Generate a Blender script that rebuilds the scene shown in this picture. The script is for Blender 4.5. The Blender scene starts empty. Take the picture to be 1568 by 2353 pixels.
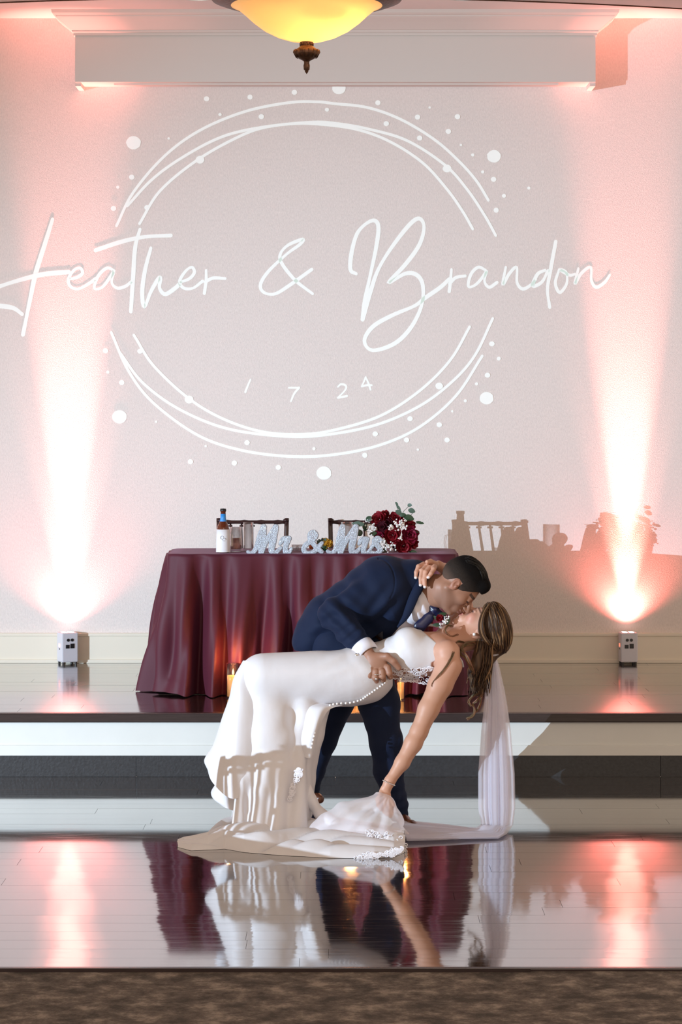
import bpy, bmesh, math, random
import numpy as np
from mathutils import Vector, Matrix, Euler
random.seed(7); np.random.seed(7)
PI = math.pi
C = bpy.context.scene.collection
FPX, EYE, HOR, CX = 5553.0, 1.75, 928.0, 784.0      # focal length in pixels, eye height, horizon row, centre column
FIG = 10.1                                          # distance of the couple
def W(px, py, d):
    return Vector(((px-CX)/FPX*d, d, EYE-(py-HOR)/FPX*d))

# ------------------------------------------------------------------ camera, world, lights, exposure
sc = bpy.context.scene
cam = bpy.data.cameras.new('camera'); co = bpy.data.objects.new('camera', cam); C.objects.link(co)
co.location = (0, 0, EYE); co.rotation_euler = (PI/2, 0, 0)
cam.sensor_fit = 'VERTICAL'; cam.sensor_height = 36; cam.lens = FPX/2353*36; cam.shift_y = -(1176.5-HOR)/2353
cam.clip_start = 0.1; cam.clip_end = 100
sc.camera = co
sc.view_settings.view_transform = 'Standard'; sc.view_settings.look = 'None'
sc.view_settings.exposure = 0.0; sc.view_settings.gamma = 1.0; sc.view_settings.use_curve_mapping = False
wd = bpy.data.worlds.new('world'); sc.world = wd; wd.use_nodes = True
bgn = wd.node_tree.nodes['Background']; bgn.inputs[0].default_value = (1.0, 0.77, 0.60, 1); bgn.inputs[1].default_value = 1.0

def spot(name, loc, target, power, color, angle, blend, radius):
    l = bpy.data.lights.new(name, 'SPOT'); l.energy = power; l.color = color
    l.spot_size = math.radians(angle); l.spot_blend = blend; l.shadow_soft_size = radius
    o = bpy.data.objects.new(name, l); C.objects.link(o); o.location = loc
    o.rotation_euler = (Vector(target)-Vector(loc)).to_track_quat('-Z', 'Y').to_euler()
    return o
def area(name, loc, target, power, color, sx, sy):
    l = bpy.data.lights.new(name, 'AREA'); l.energy = power; l.color = color; l.shape = 'RECTANGLE'; l.size = sx; l.size_y = sy
    o = bpy.data.objects.new(name, l); C.objects.link(o); o.location = loc
    o.rotation_euler = (Vector(target)-Vector(loc)).to_track_quat('-Z', 'Y').to_euler()
    return o
KEY = Vector((-8.7, 3.3, 1.69))
spot('key_light', KEY, (0.0, 12.3, 0.55), 7000, (0.66, 0.83, 1.0), 40, 1.0, 0.006)
area('warm_fill_light', (1.5, 3.0, 3.7), (0, 10.5, 1.0), 45, (1.0, 0.86, 0.72), 3, 2)  # added overhead area light for warm fill, no fixture belongs to it
UPL = [((156-CX)/412, 13.462), ((1443-CX)/412, 13.462)]
for ux, uy in UPL:
    spot('uplight_beam', (ux, uy-0.03, 0.50), (ux, uy+0.09, 2.6), 1500, (1.0, 0.27, 0.22), 18, 1.0, 0.02)
    spot('uplight_beam', (ux, uy+0.02, 0.50), (ux, uy+0.06, 2.6), 230, (1.0, 0.34, 0.28), 34, 1.0, 0.02)
    spot('uplight_wash', (ux, uy, 0.50), (ux, uy+0.10, 2.6), 42, (1.0, 0.18, 0.15), 130, 1.0, 0.03)

# ------------------------------------------------------------------ materials
def nn(nt, t, **kw):
    n = nt.nodes.new(t)
    for k, v in kw.items(): setattr(n, k, v)
    return n
def mat(name, col, rough=0.5, metal=0.0, noise=None, bump=None, **kw):
    """noise=(scale, amount, stretch) varies the colour; bump=(scale, strength, distance)"""
    m = bpy.data.materials.new(name); m.use_nodes = True; nt = m.node_tree
    b = nt.nodes['Principled BSDF']
    b.inputs['Base Color'].default_value = (*col, 1); b.inputs['Roughness'].default_value = rough; b.inputs['Metallic'].default_value = metal
    for k, v in kw.items(): b.inputs[k.replace('_', ' ')].default_value = v
    tc = nn(nt, 'ShaderNodeTexCoord')
    if noise:
        mp = nn(nt, 'ShaderNodeMapping'); mp.inputs['Scale'].default_value = noise[2] if len(noise) > 2 else (1, 1, 1)
        nt.links.new(tc.outputs['Object'], mp.inputs[0])
        no = nn(nt, 'ShaderNodeTexNoise'); no.inputs['Scale'].default_value = noise[0]; no.inputs['Detail'].default_value = 5
        nt.links.new(mp.outputs[0], no.inputs['Vector'])
        mx = nn(nt, 'ShaderNodeMix', data_type='RGBA')
        a = noise[1]
        mx.inputs[6].default_value = (*[min(1, c*(1-a)) for c in col], 1); mx.inputs[7].default_value = (*[min(1, c*(1+a)) for c in col], 1)
        nt.links.new(no.outputs[0], mx.inputs[0]); nt.links.new(mx.outputs[2], b.inputs['Base Color'])
    if bump:
        n2 = nn(nt, 'ShaderNodeTexNoise'); n2.inputs['Scale'].default_value = bump[0]; n2.inputs['Detail'].default_value = 4
        nt.links.new(tc.outputs['Object'], n2.inputs['Vector'])
        bp = nn(nt, 'ShaderNodeBump'); bp.inputs['Strength'].default_value = bump[1]; bp.inputs['Distance'].default_value = bump[2]
        nt.links.new(n2.outputs[0], bp.inputs['Height']); nt.links.new(bp.outputs[0], b.inputs['Normal'])
    return m
def vmat(name, rough=0.5, bump=None, **kw):
    m = mat(name, (0.5, 0.5, 0.5), rough, bump=bump, **kw); nt = m.node_tree
    a = nn(nt, 'ShaderNodeVertexColor', layer_name='Col'); nt.links.new(a.outputs[0], nt.nodes['Principled BSDF'].inputs['Base Color'])
    return m
def emat(name, col, strength, base=(0.8, 0.8, 0.8), rough=0.5):
    return mat(name, base, rough, Emission_Color=(*col, 1), Emission_Strength=strength)
def clear(name, col, alpha, rough=0.3, transl=0.5):
    """sheer cloth: part transparent, part diffuse and translucent"""
    m = bpy.data.materials.new(name); m.use_nodes = True; nt = m.node_tree; nt.nodes.clear()
    out = nn(nt, 'ShaderNodeOutputMaterial'); t = nn(nt, 'ShaderNodeBsdfTransparent'); d = nn(nt, 'ShaderNodeBsdfDiffuse'); r = nn(nt, 'ShaderNodeBsdfTranslucent')
    d.inputs[0].default_value = (*col, 1); r.inputs[0].default_value = (*col, 1)
    m1 = nn(nt, 'ShaderNodeMixShader'); m1.inputs[0].default_value = transl
    nt.links.new(d.outputs[0], m1.inputs[1]); nt.links.new(r.outputs[0], m1.inputs[2])
    m2 = nn(nt, 'ShaderNodeMixShader'); m2.inputs[0].default_value = alpha
    nt.links.new(t.outputs[0], m2.inputs[1]); nt.links.new(m1.outputs[0], m2.inputs[2]); nt.links.new(m2.outputs[0], out.inputs[0])
    return m
def plankmat(name, col, rough, ior, tilt):
    m = mat(name, col, rough, noise=(3, 0.5, (1.5, 14, 1)), IOR=ior, Coat_Weight=1.0, Coat_IOR=1.9, Coat_Roughness=rough); nt = m.node_tree; b = nt.nodes['Principled BSDF']
    oi = nn(nt, 'ShaderNodeObjectInfo'); ge = nn(nt, 'ShaderNodeNewGeometry')
    sub = nn(nt, 'ShaderNodeMath', operation='SUBTRACT'); sub.inputs[1].default_value = 0.5
    mul = nn(nt, 'ShaderNodeMath', operation='MULTIPLY'); mul.inputs[1].default_value = tilt
    nt.links.new(oi.outputs['Random'], sub.inputs[0]); nt.links.new(sub.outputs[0], mul.inputs[0])
    tc = nn(nt, 'ShaderNodeTexCoord'); mp = nn(nt, 'ShaderNodeMapping'); mp.inputs['Scale'].default_value = (2.0, 45, 1)
    nt.links.new(ge.outputs['Position'], mp.inputs[0])
    no = nn(nt, 'ShaderNodeTexNoise'); no.inputs['Scale'].default_value = 1.0; no.inputs['Detail'].default_value = 3
    nt.links.new(mp.outputs[0], no.inputs['Vector'])
    s2 = nn(nt, 'ShaderNodeMath', operation='MULTIPLY_ADD'); s2.inputs[1].default_value = tilt*2.0; s2.inputs[2].default_value = -tilt
    nt.links.new(no.outputs[0], s2.inputs[0])
    ad = nn(nt, 'ShaderNodeMath', operation='ADD'); nt.links.new(mul.outputs[0], ad.inputs[0]); nt.links.new(s2.outputs[0], ad.inputs[1])
    cx = nn(nt, 'ShaderNodeCombineXYZ'); nt.links.new(ad.outputs[0], cx.inputs[0])
    va = nn(nt, 'ShaderNodeVectorMath', operation='ADD'); vn = nn(nt, 'ShaderNodeVectorMath', operation='NORMALIZE')
    nt.links.new(ge.outputs['Normal'], va.inputs[0]); nt.links.new(cx.outputs[0], va.inputs[1]); nt.links.new(va.outputs[0], vn.inputs[0])
    nt.links.new(vn.outputs[0], b.inputs['Normal']); nt.links.new(vn.outputs[0], b.inputs['Coat Normal'])
    # scuffs: roughness varies
    n3 = nn(nt, 'ShaderNodeTexNoise'); n3.inputs['Scale'].default_value = 1.0; n3.inputs['Detail'].default_value = 6
    mp3 = nn(nt, 'ShaderNodeMapping'); mp3.inputs['Scale'].default_value = (4, 60, 1)
    nt.links.new(ge.outputs['Position'], mp3.inputs[0]); nt.links.new(mp3.outputs[0], n3.inputs['Vector'])
    mr = nn(nt, 'ShaderNodeMapRange'); mr.inputs[1].default_value = 0.45; mr.inputs[2].default_value = 0.8; mr.inputs[3].default_value = rough; mr.inputs[4].default_value = rough+0.13
    nt.links.new(n3.outputs[0], mr.inputs[0]); nt.links.new(mr.outputs[0], b.inputs['Roughness'])
    return m

M = {}
M['wall'] = mat('wall_paint', (0.79, 0.715, 0.68), 0.9, noise=(150, 0.16, (1, 1, 0.45)), bump=(220, 0.5, 0.004))
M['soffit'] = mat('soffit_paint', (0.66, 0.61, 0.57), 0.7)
M['ceil'] = mat('ceiling_paint', (0.78, 0.70, 0.67), 0.8)
M['ceil2'] = mat('hall_ceiling_paint', (0.42, 0.42, 0.40), 0.8)
M['cream'] = mat('cream_trim_paint', (0.80, 0.74, 0.62), 0.45)
M['white_trim'] = mat('white_riser_paint', (0.72, 0.73, 0.70), 0.5, noise=(6, 0.05))
M['dark_base'] = mat('black_riser_base', (0.028, 0.03, 0.034), 0.42, noise=(60, 0.5), bump=(90, 0.3, 0.004))
M['nosing'] = mat('dark_nosing_wood', (0.035, 0.024, 0.024), 0.25, noise=(10, 0.4, (1, 10, 10)))
M['plank'] = plankmat('dark_plank_wood', (0.030, 0.020, 0.018), 0.05, 2.6, 0.012)
M['plank2'] = plankmat('stage_plank_wood', (0.032, 0.021, 0.018), 0.11, 2.7, 0.003)
M['bowl'] = None
M['burgundy'] = mat('burgundy_satin', (0.070, 0.003, 0.016), 0.66, noise=(500, 0.2), Sheen_Weight=0.12, Sheen_Roughness=0.4, Sheen_Tint=(0.8, 0.4, 0.6, 1))
M['chair'] = mat('dark_brown_chair_wood', (0.035, 0.014, 0.014), 0.25)
M['cushion'] = mat('ivory_cushion', (0.7, 0.65, 0.55), 0.8)
M['white_box'] = mat('white_metal_case', (0.62, 0.62, 0.68), 0.32)
M['black'] = mat('black_plastic', (0.01, 0.01, 0.012), 0.4)
M['bronze'] = mat('aged_bronze', (0.10, 0.05, 0.03), 0.45, 0.7, noise=(60, 0.6), bump=(80, 0.6, 0.004))
M['steel'] = mat('chrome', (0.8, 0.8, 0.8), 0.15, 1.0)
M['suit'] = mat('navy_suit_cloth', (0.0045, 0.011, 0.036), 0.8, noise=(600, 0.35), bump=(900, 0.2, 0.001), Specular_IOR_Level=0.25, Sheen_Weight=0.06, Sheen_Roughness=0.5, Sheen_Tint=(0.3, 0.4, 0.8, 1))
M['tie'] = mat('navy_tie_satin', (0.010, 0.014, 0.055), 0.3)
M['shirt'] = mat('white_shirt_cotton', (0.80, 0.80, 0.88), 0.75)
M['dress'] = mat('white_crepe_satin', (0.73, 0.72, 0.745), 0.45, bump=(14, 0.12, 0.02))
M['tulle'] = clear('ivory_tulle', (0.98, 0.95, 1.0), 0.46, transl=0.25)
M['veil'] = clear('white_veil_tulle', (0.93, 0.92, 1.0), 0.46, transl=0.4)
M['lace'] = mat('white_lace', (0.86, 0.85, 0.9), 0.6, bump=(200, 0.6, 0.003))
M['pearl'] = mat('pearl_button', (0.9, 0.88, 0.86), 0.15)
M['skin'] = vmat('skin', 0.5, Subsurface_Weight=0.0)
M['hairv'] = vmat('hair', 0.45, Specular_IOR_Level=0.3)
M['shortv'] = vmat('short_hair', 0.8, Specular_IOR_Level=0.1, bump=(500, 0.8, 0.003))
M['shoe'] = mat('brown_shoe_leather', (0.09, 0.03, 0.015), 0.3)
M['amber'] = mat('amber_bottle_glass', (0.10, 0.02, 0.008), 0.08)
M['blue'] = mat('blue_label', (0.03, 0.25, 0.65), 0.4)
M['paper'] = mat('white_koozie', (0.78, 0.78, 0.82), 0.7)
M['greyprint'] = mat('grey_print', (0.45, 0.45, 0.5), 0.7)
def thin_glass():
    m = bpy.data.materials.new('clear_glass'); m.use_nodes = True; nt = m.node_tree; nt.nodes.clear()
    out = nn(nt, 'ShaderNodeOutputMaterial'); t = nn(nt, 'ShaderNodeBsdfTransparent'); g = nn(nt, 'ShaderNodeBsdfGlossy'); g.inputs['Roughness'].default_value = 0.03
    t.inputs[0].default_value = (0.93, 0.92, 0.92, 1); lw = nn(nt, 'ShaderNodeLayerWeight'); lw.inputs[0].default_value = 0.35
    mx = nn(nt, 'ShaderNodeMixShader'); nt.links.new(lw.outputs['Facing'], mx.inputs[0]); nt.links.new(t.outputs[0], mx.inputs[1]); nt.links.new(g.outputs[0], mx.inputs[2]); nt.links.new(mx.outputs[0], out.inputs[0])
    return m
M['glass'] = thin_glass()
M['petal'] = mat('crimson_petal', (0.22, 0.004, 0.014), 0.55, noise=(40, 0.5))
M['petal2'] = mat('magenta_petal', (0.24, 0.008, 0.04), 0.55, noise=(40, 0.5))
M['petal3'] = mat('dark_burgundy_petal', (0.06, 0.004, 0.012), 0.55, noise=(40, 0.5))
M['white_petal'] = mat('white_petal', (0.85, 0.85, 0.85), 0.6)
M['yellow'] = mat('yellow_petal', (0.80, 0.42, 0.04), 0.5, noise=(60, 0.4))
M['orange'] = mat('peach_petal', (0.8, 0.25, 0.08), 0.5)
M['leaf'] = mat('grey_green_leaf', (0.07, 0.12, 0.09), 0.5, noise=(30, 0.3))
M['leaf2'] = mat('dark_leaf', (0.015, 0.05, 0.02), 0.4)
M['glitter'] = mat('silver_glitter', (0.40, 0.44, 0.50), 0.2, 0.3, noise=(260, 0.95), bump=(260, 0.5, 0.006))
M['wax'] = mat('candle_wax', (0.85, 0.5, 0.22), 0.5, Emission_Color=(1, 0.42, 0.10, 1), Emission_Strength=0.7)
M['flame'] = emat('candle_flame', (1, 0.72, 0.3), 1.6)
M['proj'] = mat('painted_projector_light', (0.86, 0.88, 0.86), 0.9, Emission_Color=(0.9, 1.0, 0.97, 1), Emission_Strength=0.17)
M['lens'] = emat('uplight_lens_glow', (1, 0.7, 0.65), 6)
M['red_led'] = emat('red_led_display', (1, 0.12, 0.05), 1.6)
# carpet: mottled brown
def carpet():
    m = bpy.data.materials.new('brown_carpet'); m.use_nodes = True; nt = m.node_tree; b = nt.nodes['Principled BSDF']; b.inputs['Roughness'].default_value = 0.95
    tc = nn(nt, 'ShaderNodeTexCoord'); mp = nn(nt, 'ShaderNodeMapping'); mp.inputs['Scale'].default_value = (8, 8, 1); nt.links.new(tc.outputs['Object'], mp.inputs[0])
    n1 = nn(nt, 'ShaderNodeTexNoise'); n1.inputs['Scale'].default_value = 1.2; n1.inputs['Detail'].default_value = 9; n1.inputs['Roughness'].default_value = 0.72; nt.links.new(mp.outputs[0], n1.inputs['Vector'])
    r = nn(nt, 'ShaderNodeValToRGB'); nt.links.new(n1.outputs[0], r.inputs[0])
    r.color_ramp.elements[0].position = 0.40; r.color_ramp.elements[0].color = (0.045, 0.034, 0.027, 1)
    r.color_ramp.elements[1].position = 0.63; r.color_ramp.elements[1].color = (0.27, 0.22, 0.18, 1)
    e = r.color_ramp.elements.new(0.52); e.color = (0.12, 0.092, 0.075, 1)
    nt.links.new(r.outputs[0], b.inputs['Base Color'])
    n2 = nn(nt, 'ShaderNodeTexNoise'); n2.inputs['Scale'].default_value = 220; nt.links.new(tc.outputs['Object'], n2.inputs['Vector'])
    bp = nn(nt, 'ShaderNodeBump'); bp.inputs['Strength'].default_value = 0.8; bp.inputs['Distance'].default_value = 0.006
    nt.links.new(n2.outputs[0], bp.inputs['Height']); nt.links.new(bp.outputs[0], b.inputs['Normal'])
    return m
M['carpet'] = carpet()
def bowlmat():
    m = mat('alabaster_glass', (1.0, 0.66, 0.33), 0.35, noise=(5, 0.2), Emission_Color=(1, 0.62, 0.27, 1), Emission_Strength=0.42); nt = m.node_tree
    b = nt.nodes['Principled BSDF']; out = nt.nodes['Material Output']
    t = nn(nt, 'ShaderNodeBsdfTranslucent'); t.inputs[0].default_value = (1, 0.80, 0.50, 1)
    mx = nn(nt, 'ShaderNodeMixShader'); mx.inputs[0].default_value = 0.5
    nt.links.new(b.outputs[0], mx.inputs[1]); nt.links.new(t.outputs[0], mx.inputs[2]); nt.links.new(mx.outputs[0], out.inputs[0])
    return m
M['bowl'] = bowlmat()

# ------------------------------------------------------------------ object helpers
def finish(name, me, m, parent=None, smooth=False):
    o = bpy.data.objects.new(name, me); C.objects.link(o)
    if m is not None: me.materials.append(m)
    if parent is not None: o.parent = parent
    if smooth: me.polygons.foreach_set('use_smooth', [True]*len(me.polygons))
    return o
def obj(name, bm, m, parent=None, smooth=False):
    me = bpy.data.meshes.new(name); bm.to_mesh(me); bm.free()
    return finish(name, me, m, parent, smooth)
def tag(o, label=None, cat=None, group=None, kind=None):
    if label: o['label'] = label
    if cat: o['category'] = cat
    if group: o['group'] = group
    if kind: o['kind'] = kind
    return o
def thing(name, label, cat, loc=(0, 0, 0), rz=0, group=None):
    o = bpy.data.objects.new(name, None); C.objects.link(o); o.location = loc; o.rotation_euler = (0, 0, rz); o.empty_display_size = 0.1
    return tag(o, label, cat, group)
def copy_tree(o, parent=None):
    c = o.copy(); C.objects.link(c); c.parent = parent
    for ch in list(o.children): copy_tree(ch, c)
    return c
def box(bm, x0, x1, y0, y1, z0, z1, bev=0.0):
    vs = [bm.verts.new((x, y, z)) for x in (x0, x1) for y in (y0, y1) for z in (z0, z1)]
    fs = [(0, 1, 3, 2), (4, 6, 7, 5), (0, 4, 5, 1), (2, 3, 7, 6), (0, 2, 6, 4), (1, 5, 7, 3)]
    nf = [bm.faces.new([vs[i] for i in f]) for f in fs]
    if bev > 0:
        es = set(e for f in nf for e in f.edges)
        bmesh.ops.bevel(bm, geom=list(es), offset=bev, segments=2, profile=0.5, affect='EDGES')
def boxo(name, dims, m, parent=None, bev=0.0, kind=None):
    bm = bmesh.new(); box(bm, *dims, bev); o = obj(name, bm, m, parent)
    if kind: o['kind'] = kind
    return o
def tube(bm, pts, rad, n=8, caps=True, squash=1.0):
    pts = [Vector(p) for p in pts]; N = len(pts)
    if not hasattr(rad, '__len__'): rad = [rad]*N
    up = Vector((0.123, 0.991, 0.05)); rings = []
    for i, p in enumerate(pts):
        t = (pts[min(i+1, N-1)]-pts[max(i-1, 0)])
        if t.length < 1e-9: t = Vector((0, 0, 1))
        t.normalize()
        a = up-t*up.dot(t)
        if a.length < 1e-3: a = Vector((1, 0, 0))-t*t.x
        a.normalize(); up = a; b = t.cross(a)
        rings.append([bm.verts.new(p+a*math.cos(2*PI*k/n)*rad[i]*squash+b*math.sin(2*PI*k/n)*rad[i]) for k in range(n)])
    for i in range(N-1):
        for k in range(n):
            bm.faces.new((rings[i][k], rings[i][(k+1) % n], rings[i+1][(k+1) % n], rings[i+1][k]))
    if caps:
        bm.faces.new(rings[0][::-1]); bm.faces.new(rings[-1])
    return rings
def lathe(bm, prof, n=32, c=(0, 0, 0), close=False):
    rings = []
    for r, z in prof:
        rings.append([bm.verts.new((c[0]+max(r, 1e-5)*math.cos(2*PI*k/n), c[1]+max(r, 1e-5)*math.sin(2*PI*k/n), c[2]+z)) for k in range(n)])
    for i in range(len(prof)-1):
        for k in range(n):
            bm.faces.new((rings[i][k], rings[i][(k+1) % n], rings[i+1][(k+1) % n], rings[i+1][k]))
    return rings
def crom(pts, sub=6):
    """Catmull-Rom through the points"""
    P = [np.array(p, float) for p in pts]; P = [2*P[0]-P[1]]+P+[2*P[-1]-P[-2]]; out = []
    for i in range(1, len(P)-2):
        for s in range(sub):
            t = s/sub
            out.append(0.5*((2*P[i])+(-P[i-1]+P[i+1])*t+(2*P[i-1]-5*P[i]+4*P[i+1]-P[i+2])*t*t+(-P[i-1]+3*P[i]-3*P[i+1]+P[i+2])*t**3))
    out.append(P[-2]); return out

# ------------------------------------------------------------------ implicit surfaces (figure units: image-plane px at FIG, third axis = depth away)
def smin(a, b, k):
    h = np.clip(0.5+0.5*(a-b)/k, 0, 1); return a*(1-h)+b*h-k*h*(1-h)
class SDF:
    def __init__(s): s.p = []
    def _bb(s, pts, r): pts = np.array(pts, float); return pts.min(0)-r, pts.max(0)+r
    def cone(s, a, b, r1, r2, k=8, sq=1.0, op='u'):
        a = np.array(a, np.float32); b = np.array(b, np.float32); R = max(r1, r2)*max(1, sq)
        def f(X, Y, Z):
            ba = (b-a)*np.array([1, 1, 1/sq], np.float32)
            dx, dy, dz = X-a[0], Y-a[1], (Z-a[2])/sq
            t = np.clip((dx*ba[0]+dy*ba[1]+dz*ba[2])/max(float((ba**2).sum()), 1e-6), 0, 1)
            return np.sqrt((dx-t*ba[0])**2+(dy-t*ba[1])**2+(dz-t*ba[2])**2)-(r1+(r2-r1)*t)
        s.p.append((f, *s._bb([a, b], R), k, op)); return s
    def chain(s, pts, k=8, sq=1.0):
        for p, q in zip(pts[:-1], pts[1:]): s.cone(p[:3], q[:3], p[3], q[3], k, sq)
        return s
    def ell(s, c, r, k=8, R=None, op='u'):
        c = np.array(c, np.float32); r = np.array(r, np.float32); R = np.eye(3, dtype=np.float32) if R is None else np.array(R, np.float32)
        def f(X, Y, Z):
            dx, dy, dz = X-c[0], Y-c[1], Z-c[2]
            l = [dx*R[0, i]+dy*R[1, i]+dz*R[2, i] for i in range(3)]
            k0 = np.sqrt(sum((l[i]/r[i])**2 for i in range(3))); k1 = np.sqrt(sum((l[i]/r[i]**2)**2 for i in range(3)))+1e-6
            return k0*(k0-1)/k1
        s.p.append((f, c-r.max(), c+r.max(), k, op)); return s
    def fn(s, f, op='x', k=1.0): s.p.append((f, None, None, k, op)); return s
    def mesh(s, vox):
        us = [p for p in s.p if p[4] == 'u' and p[1] is not None]
        lo = np.min([p[1] for p in us], 0)-4*vox; hi = np.max([p[2] for p in us], 0)+4*vox
        n = np.ceil((hi-lo)/vox).astype(int)+1
        ax = [(lo[i]+vox*np.arange(n[i])).astype(np.float32) for i in range(3)]
        D = np.full(n, 60.0, np.float32)
        for f, a, b, k, op in s.p:
            if a is None: sl = (slice(0, n[0]), slice(0, n[1]), slice(0, n[2]))
            else:
                m = k+3*vox
                sl = tuple(slice(int(np.clip(math.floor((a[i]-m-lo[i])/vox), 0, n[i])), int(np.clip(math.ceil((b[i]+m-lo[i])/vox)+1, 0, n[i]))) for i in range(3))
            X = ax[0][sl[0]][:, None, None]; Y = ax[1][sl[1]][None, :, None]; Z = ax[2][sl[2]][None, None, :]
            d = f(X, Y, Z)
            if op == 'u': D[sl] = smin(D[sl], d, k)
            elif op == 's': D[sl] = -smin(-D[sl], d, k)
            elif op == 'x': D[sl] = -smin(-D[sl], -d, k)
            elif op == 'd': D[sl] = D[sl]+d
        S = D < 0
        # surface nets
        cnt = np.zeros(n-1, np.int8)
        for i in (0, 1):
            for j in (0, 1):
                for l in (0, 1): cnt += S[i:n[0]-1+i, j:n[1]-1+j, l:n[2]-1+l]
        cells = np.argwhere((cnt > 0) & (cnt < 8))
        idm = np.full(n-1, -1, np.int32); idm[tuple(cells.T)] = np.arange(len(cells))
        cor = [(i, j, l) for i in (0, 1) for j in (0, 1) for l in (0, 1)]
        V = {c: D[cells[:, 0]+c[0], cells[:, 1]+c[1], cells[:, 2]+c[2]] for c in cor}
        acc = np.zeros((len(cells), 3)); num = np.zeros(len(cells))
        for c in cor:
            for axs in range(3):
                if c[axs] == 0:
                    e = list(c); e[axs] = 1; e = tuple(e); va, vb = V[c], V[e]; cr = (va < 0) != (vb < 0)
                    t = np.where(cr, va/np.where(cr, va-vb, 1), 0)
                    for q in range(3): acc[:, q] += np.where(cr, c[q]+(t if q == axs else 0), 0)
                    num += cr
        verts = lo+(cells+acc/num[:, None])*vox
        quads = []
        for axs in range(3):
            o1, o2 = [(1, 2), (2, 0), (0, 1)][axs]
            a = [slice(0, n[q]) for q in range(3)]; a[axs] = slice(0, n[axs]-1); b = list(a); b[axs] = slice(1, n[axs])
            A, B = S[tuple(a)], S[tuple(b)]; E = np.argwhere(A != B); ins = A[tuple(E.T)]
            ok = (E[:, o1] > 0) & (E[:, o2] > 0) & (E[:, o1] < n[o1]-1) & (E[:, o2] < n[o2]-1); E = E[ok]; ins = ins[ok]
            def cell(d1, d2):
                q = E.copy(); q[:, o1] -= d1; q[:, o2] -= d2; return idm[tuple(q.T)]
            Q = np.stack([cell(1, 1), cell(0, 1), cell(0, 0), cell(1, 0)], 1)
            Q[~ins] = Q[~ins][:, ::-1]; quads.append(Q)
        quads = np.concatenate(quads); quads = quads[(quads >= 0).all(1)]
        return verts, quads
def towards(v, d0=FIG, f=None):
    """figure units to metres in the room"""
    f = FPX/d0; d = d0+v[:, 2]/f
    return np.stack([(v[:, 0]-CX)/FPX*d, d, EYE-(v[:, 1]-HOR)/FPX*d], 1)
def P3(x, y, w, d0=FIG):
    return Vector(towards(np.array([[x, y, w]], float), d0)[0])
def build(name, S, vox, m, parent=None, color=None, smooth_it=1, d0=FIG):
    v, q = S.mesh(vox)
    for _ in range(smooth_it):
        s = np.zeros_like(v); c = np.zeros(len(v))
        for a in range(4):
            b = (a+1) % 4
            np.add.at(s, q[:, a], v[q[:, b]]); np.add.at(c, q[:, a], 1); np.add.at(s, q[:, b], v[q[:, a]]); np.add.at(c, q[:, b], 1)
        v = 0.5*v+0.5*s/np.maximum(c, 1)[:, None]
    w = towards(v, d0)
    me = bpy.data.meshes.new(name)
    me.vertices.add(len(w)); me.vertices.foreach_set('co', w.astype(np.float32).ravel())
    me.loops.add(len(q)*4); me.loops.foreach_set('vertex_index', q.astype(np.int32).ravel())
    me.polygons.add(len(q)); me.polygons.foreach_set('loop_start', np.arange(0, len(q)*4, 4, dtype=np.int32))
    me.update(calc_edges=True); me.validate()
    if color is not None:
        col = color(v); ca = me.color_attributes.new('Col', 'FLOAT_COLOR', 'POINT')
        ca.data.foreach_set('color', np.concatenate([col, np.ones((len(col), 1))], 1).astype(np.float32).ravel())
    o = finish(name, me, m, parent); me.polygons.foreach_set('use_smooth', np.ones(len(q), bool)); me.update()
    return o
def floorw(py):
    """depth (figure units) of the floor point seen at row py"""
    return (FPX*EYE/(py-HOR)-FIG)*FPX/FIG
def floor_cut(X, Y, Z):
    return Y-(HOR+FPX*EYE/(FIG+Z*FIG/FPX))+0*X

# ------------------------------------------------------------------ the room
WALL = 13.54; CEIL = 3.91; STG = 0.30; SF = 11.34
wall = boxo('wall_back', (-6, 6, WALL, WALL+0.15, -0.05, CEIL+0.05), M['wall'], kind='structure')
bm = bmesh.new()
for (y0, z0, z1) in [(0.018, STG, STG+0.165), (0.026, STG+0.150, STG+0.168), (0.030, STG, STG+0.020)]:
    box(bm, -6, 6, WALL-y0, WALL+0.01, z0, z1, 0.003)
tag(obj('baseboard_back', bm, M['cream']), kind='structure')
# ceiling over the stage: curved front edge, then the hall ceiling
bm = bmesh.new(); RC = 6.56; CC = (-0.33, 19.36); zc = CEIL
front = [(x, CC[1]-math.sqrt(RC*RC-(x-CC[0])**2)) for x in np.linspace(-4.5, 4.5, 61)]
for z in (zc,):
    lo_ = [bm.verts.new((x, y, z)) for x, y in front]; hi_ = [bm.verts.new((x, WALL+0.02, z)) for x, y in front]
    lt = [bm.verts.new((x, y, z+0.06)) for x, y in front]; ht = [bm.verts.new((x, WALL+0.02, z+0.06)) for x, y in front]
    for i in range(60):
        if front[i][1] < WALL or front[i+1][1] < WALL:
            bm.faces.new((lo_[i], hi_[i], hi_[i+1], lo_[i+1])); bm.faces.new((lt[i], lt[i+1], ht[i+1], ht[i])); bm.faces.new((lo_[i], lo_[i+1], lt[i+1], lt[i]))
tag(obj('ceiling', bm, M['ceil']), kind='structure')
bm = bmesh.new(); f2 = [(x, y-0.004) for x, y in front]; z = CEIL-0.004
a = [bm.verts.new((x, y, z)) for x, y in f2]; b = [bm.verts.new((x, 5.5, z)) for x, y in f2]; c = [bm.verts.new((x, y, z+0.07)) for x, y in f2]
for i in range(60):
    bm.faces.new((a[i], a[i+1], b[i+1], b[i])); bm.faces.new((a[i], c[i], c[i+1], a[i+1]))
tag(obj('ceiling', bm, M['ceil2']), kind='structure')
bm = bmesh.new(); tube(bm, [(x, y-0.004, z-0.002) for x, y in front], 0.005, 6)
tag(obj('trim_1', bm, M['bronze']), kind='structure')
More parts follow.
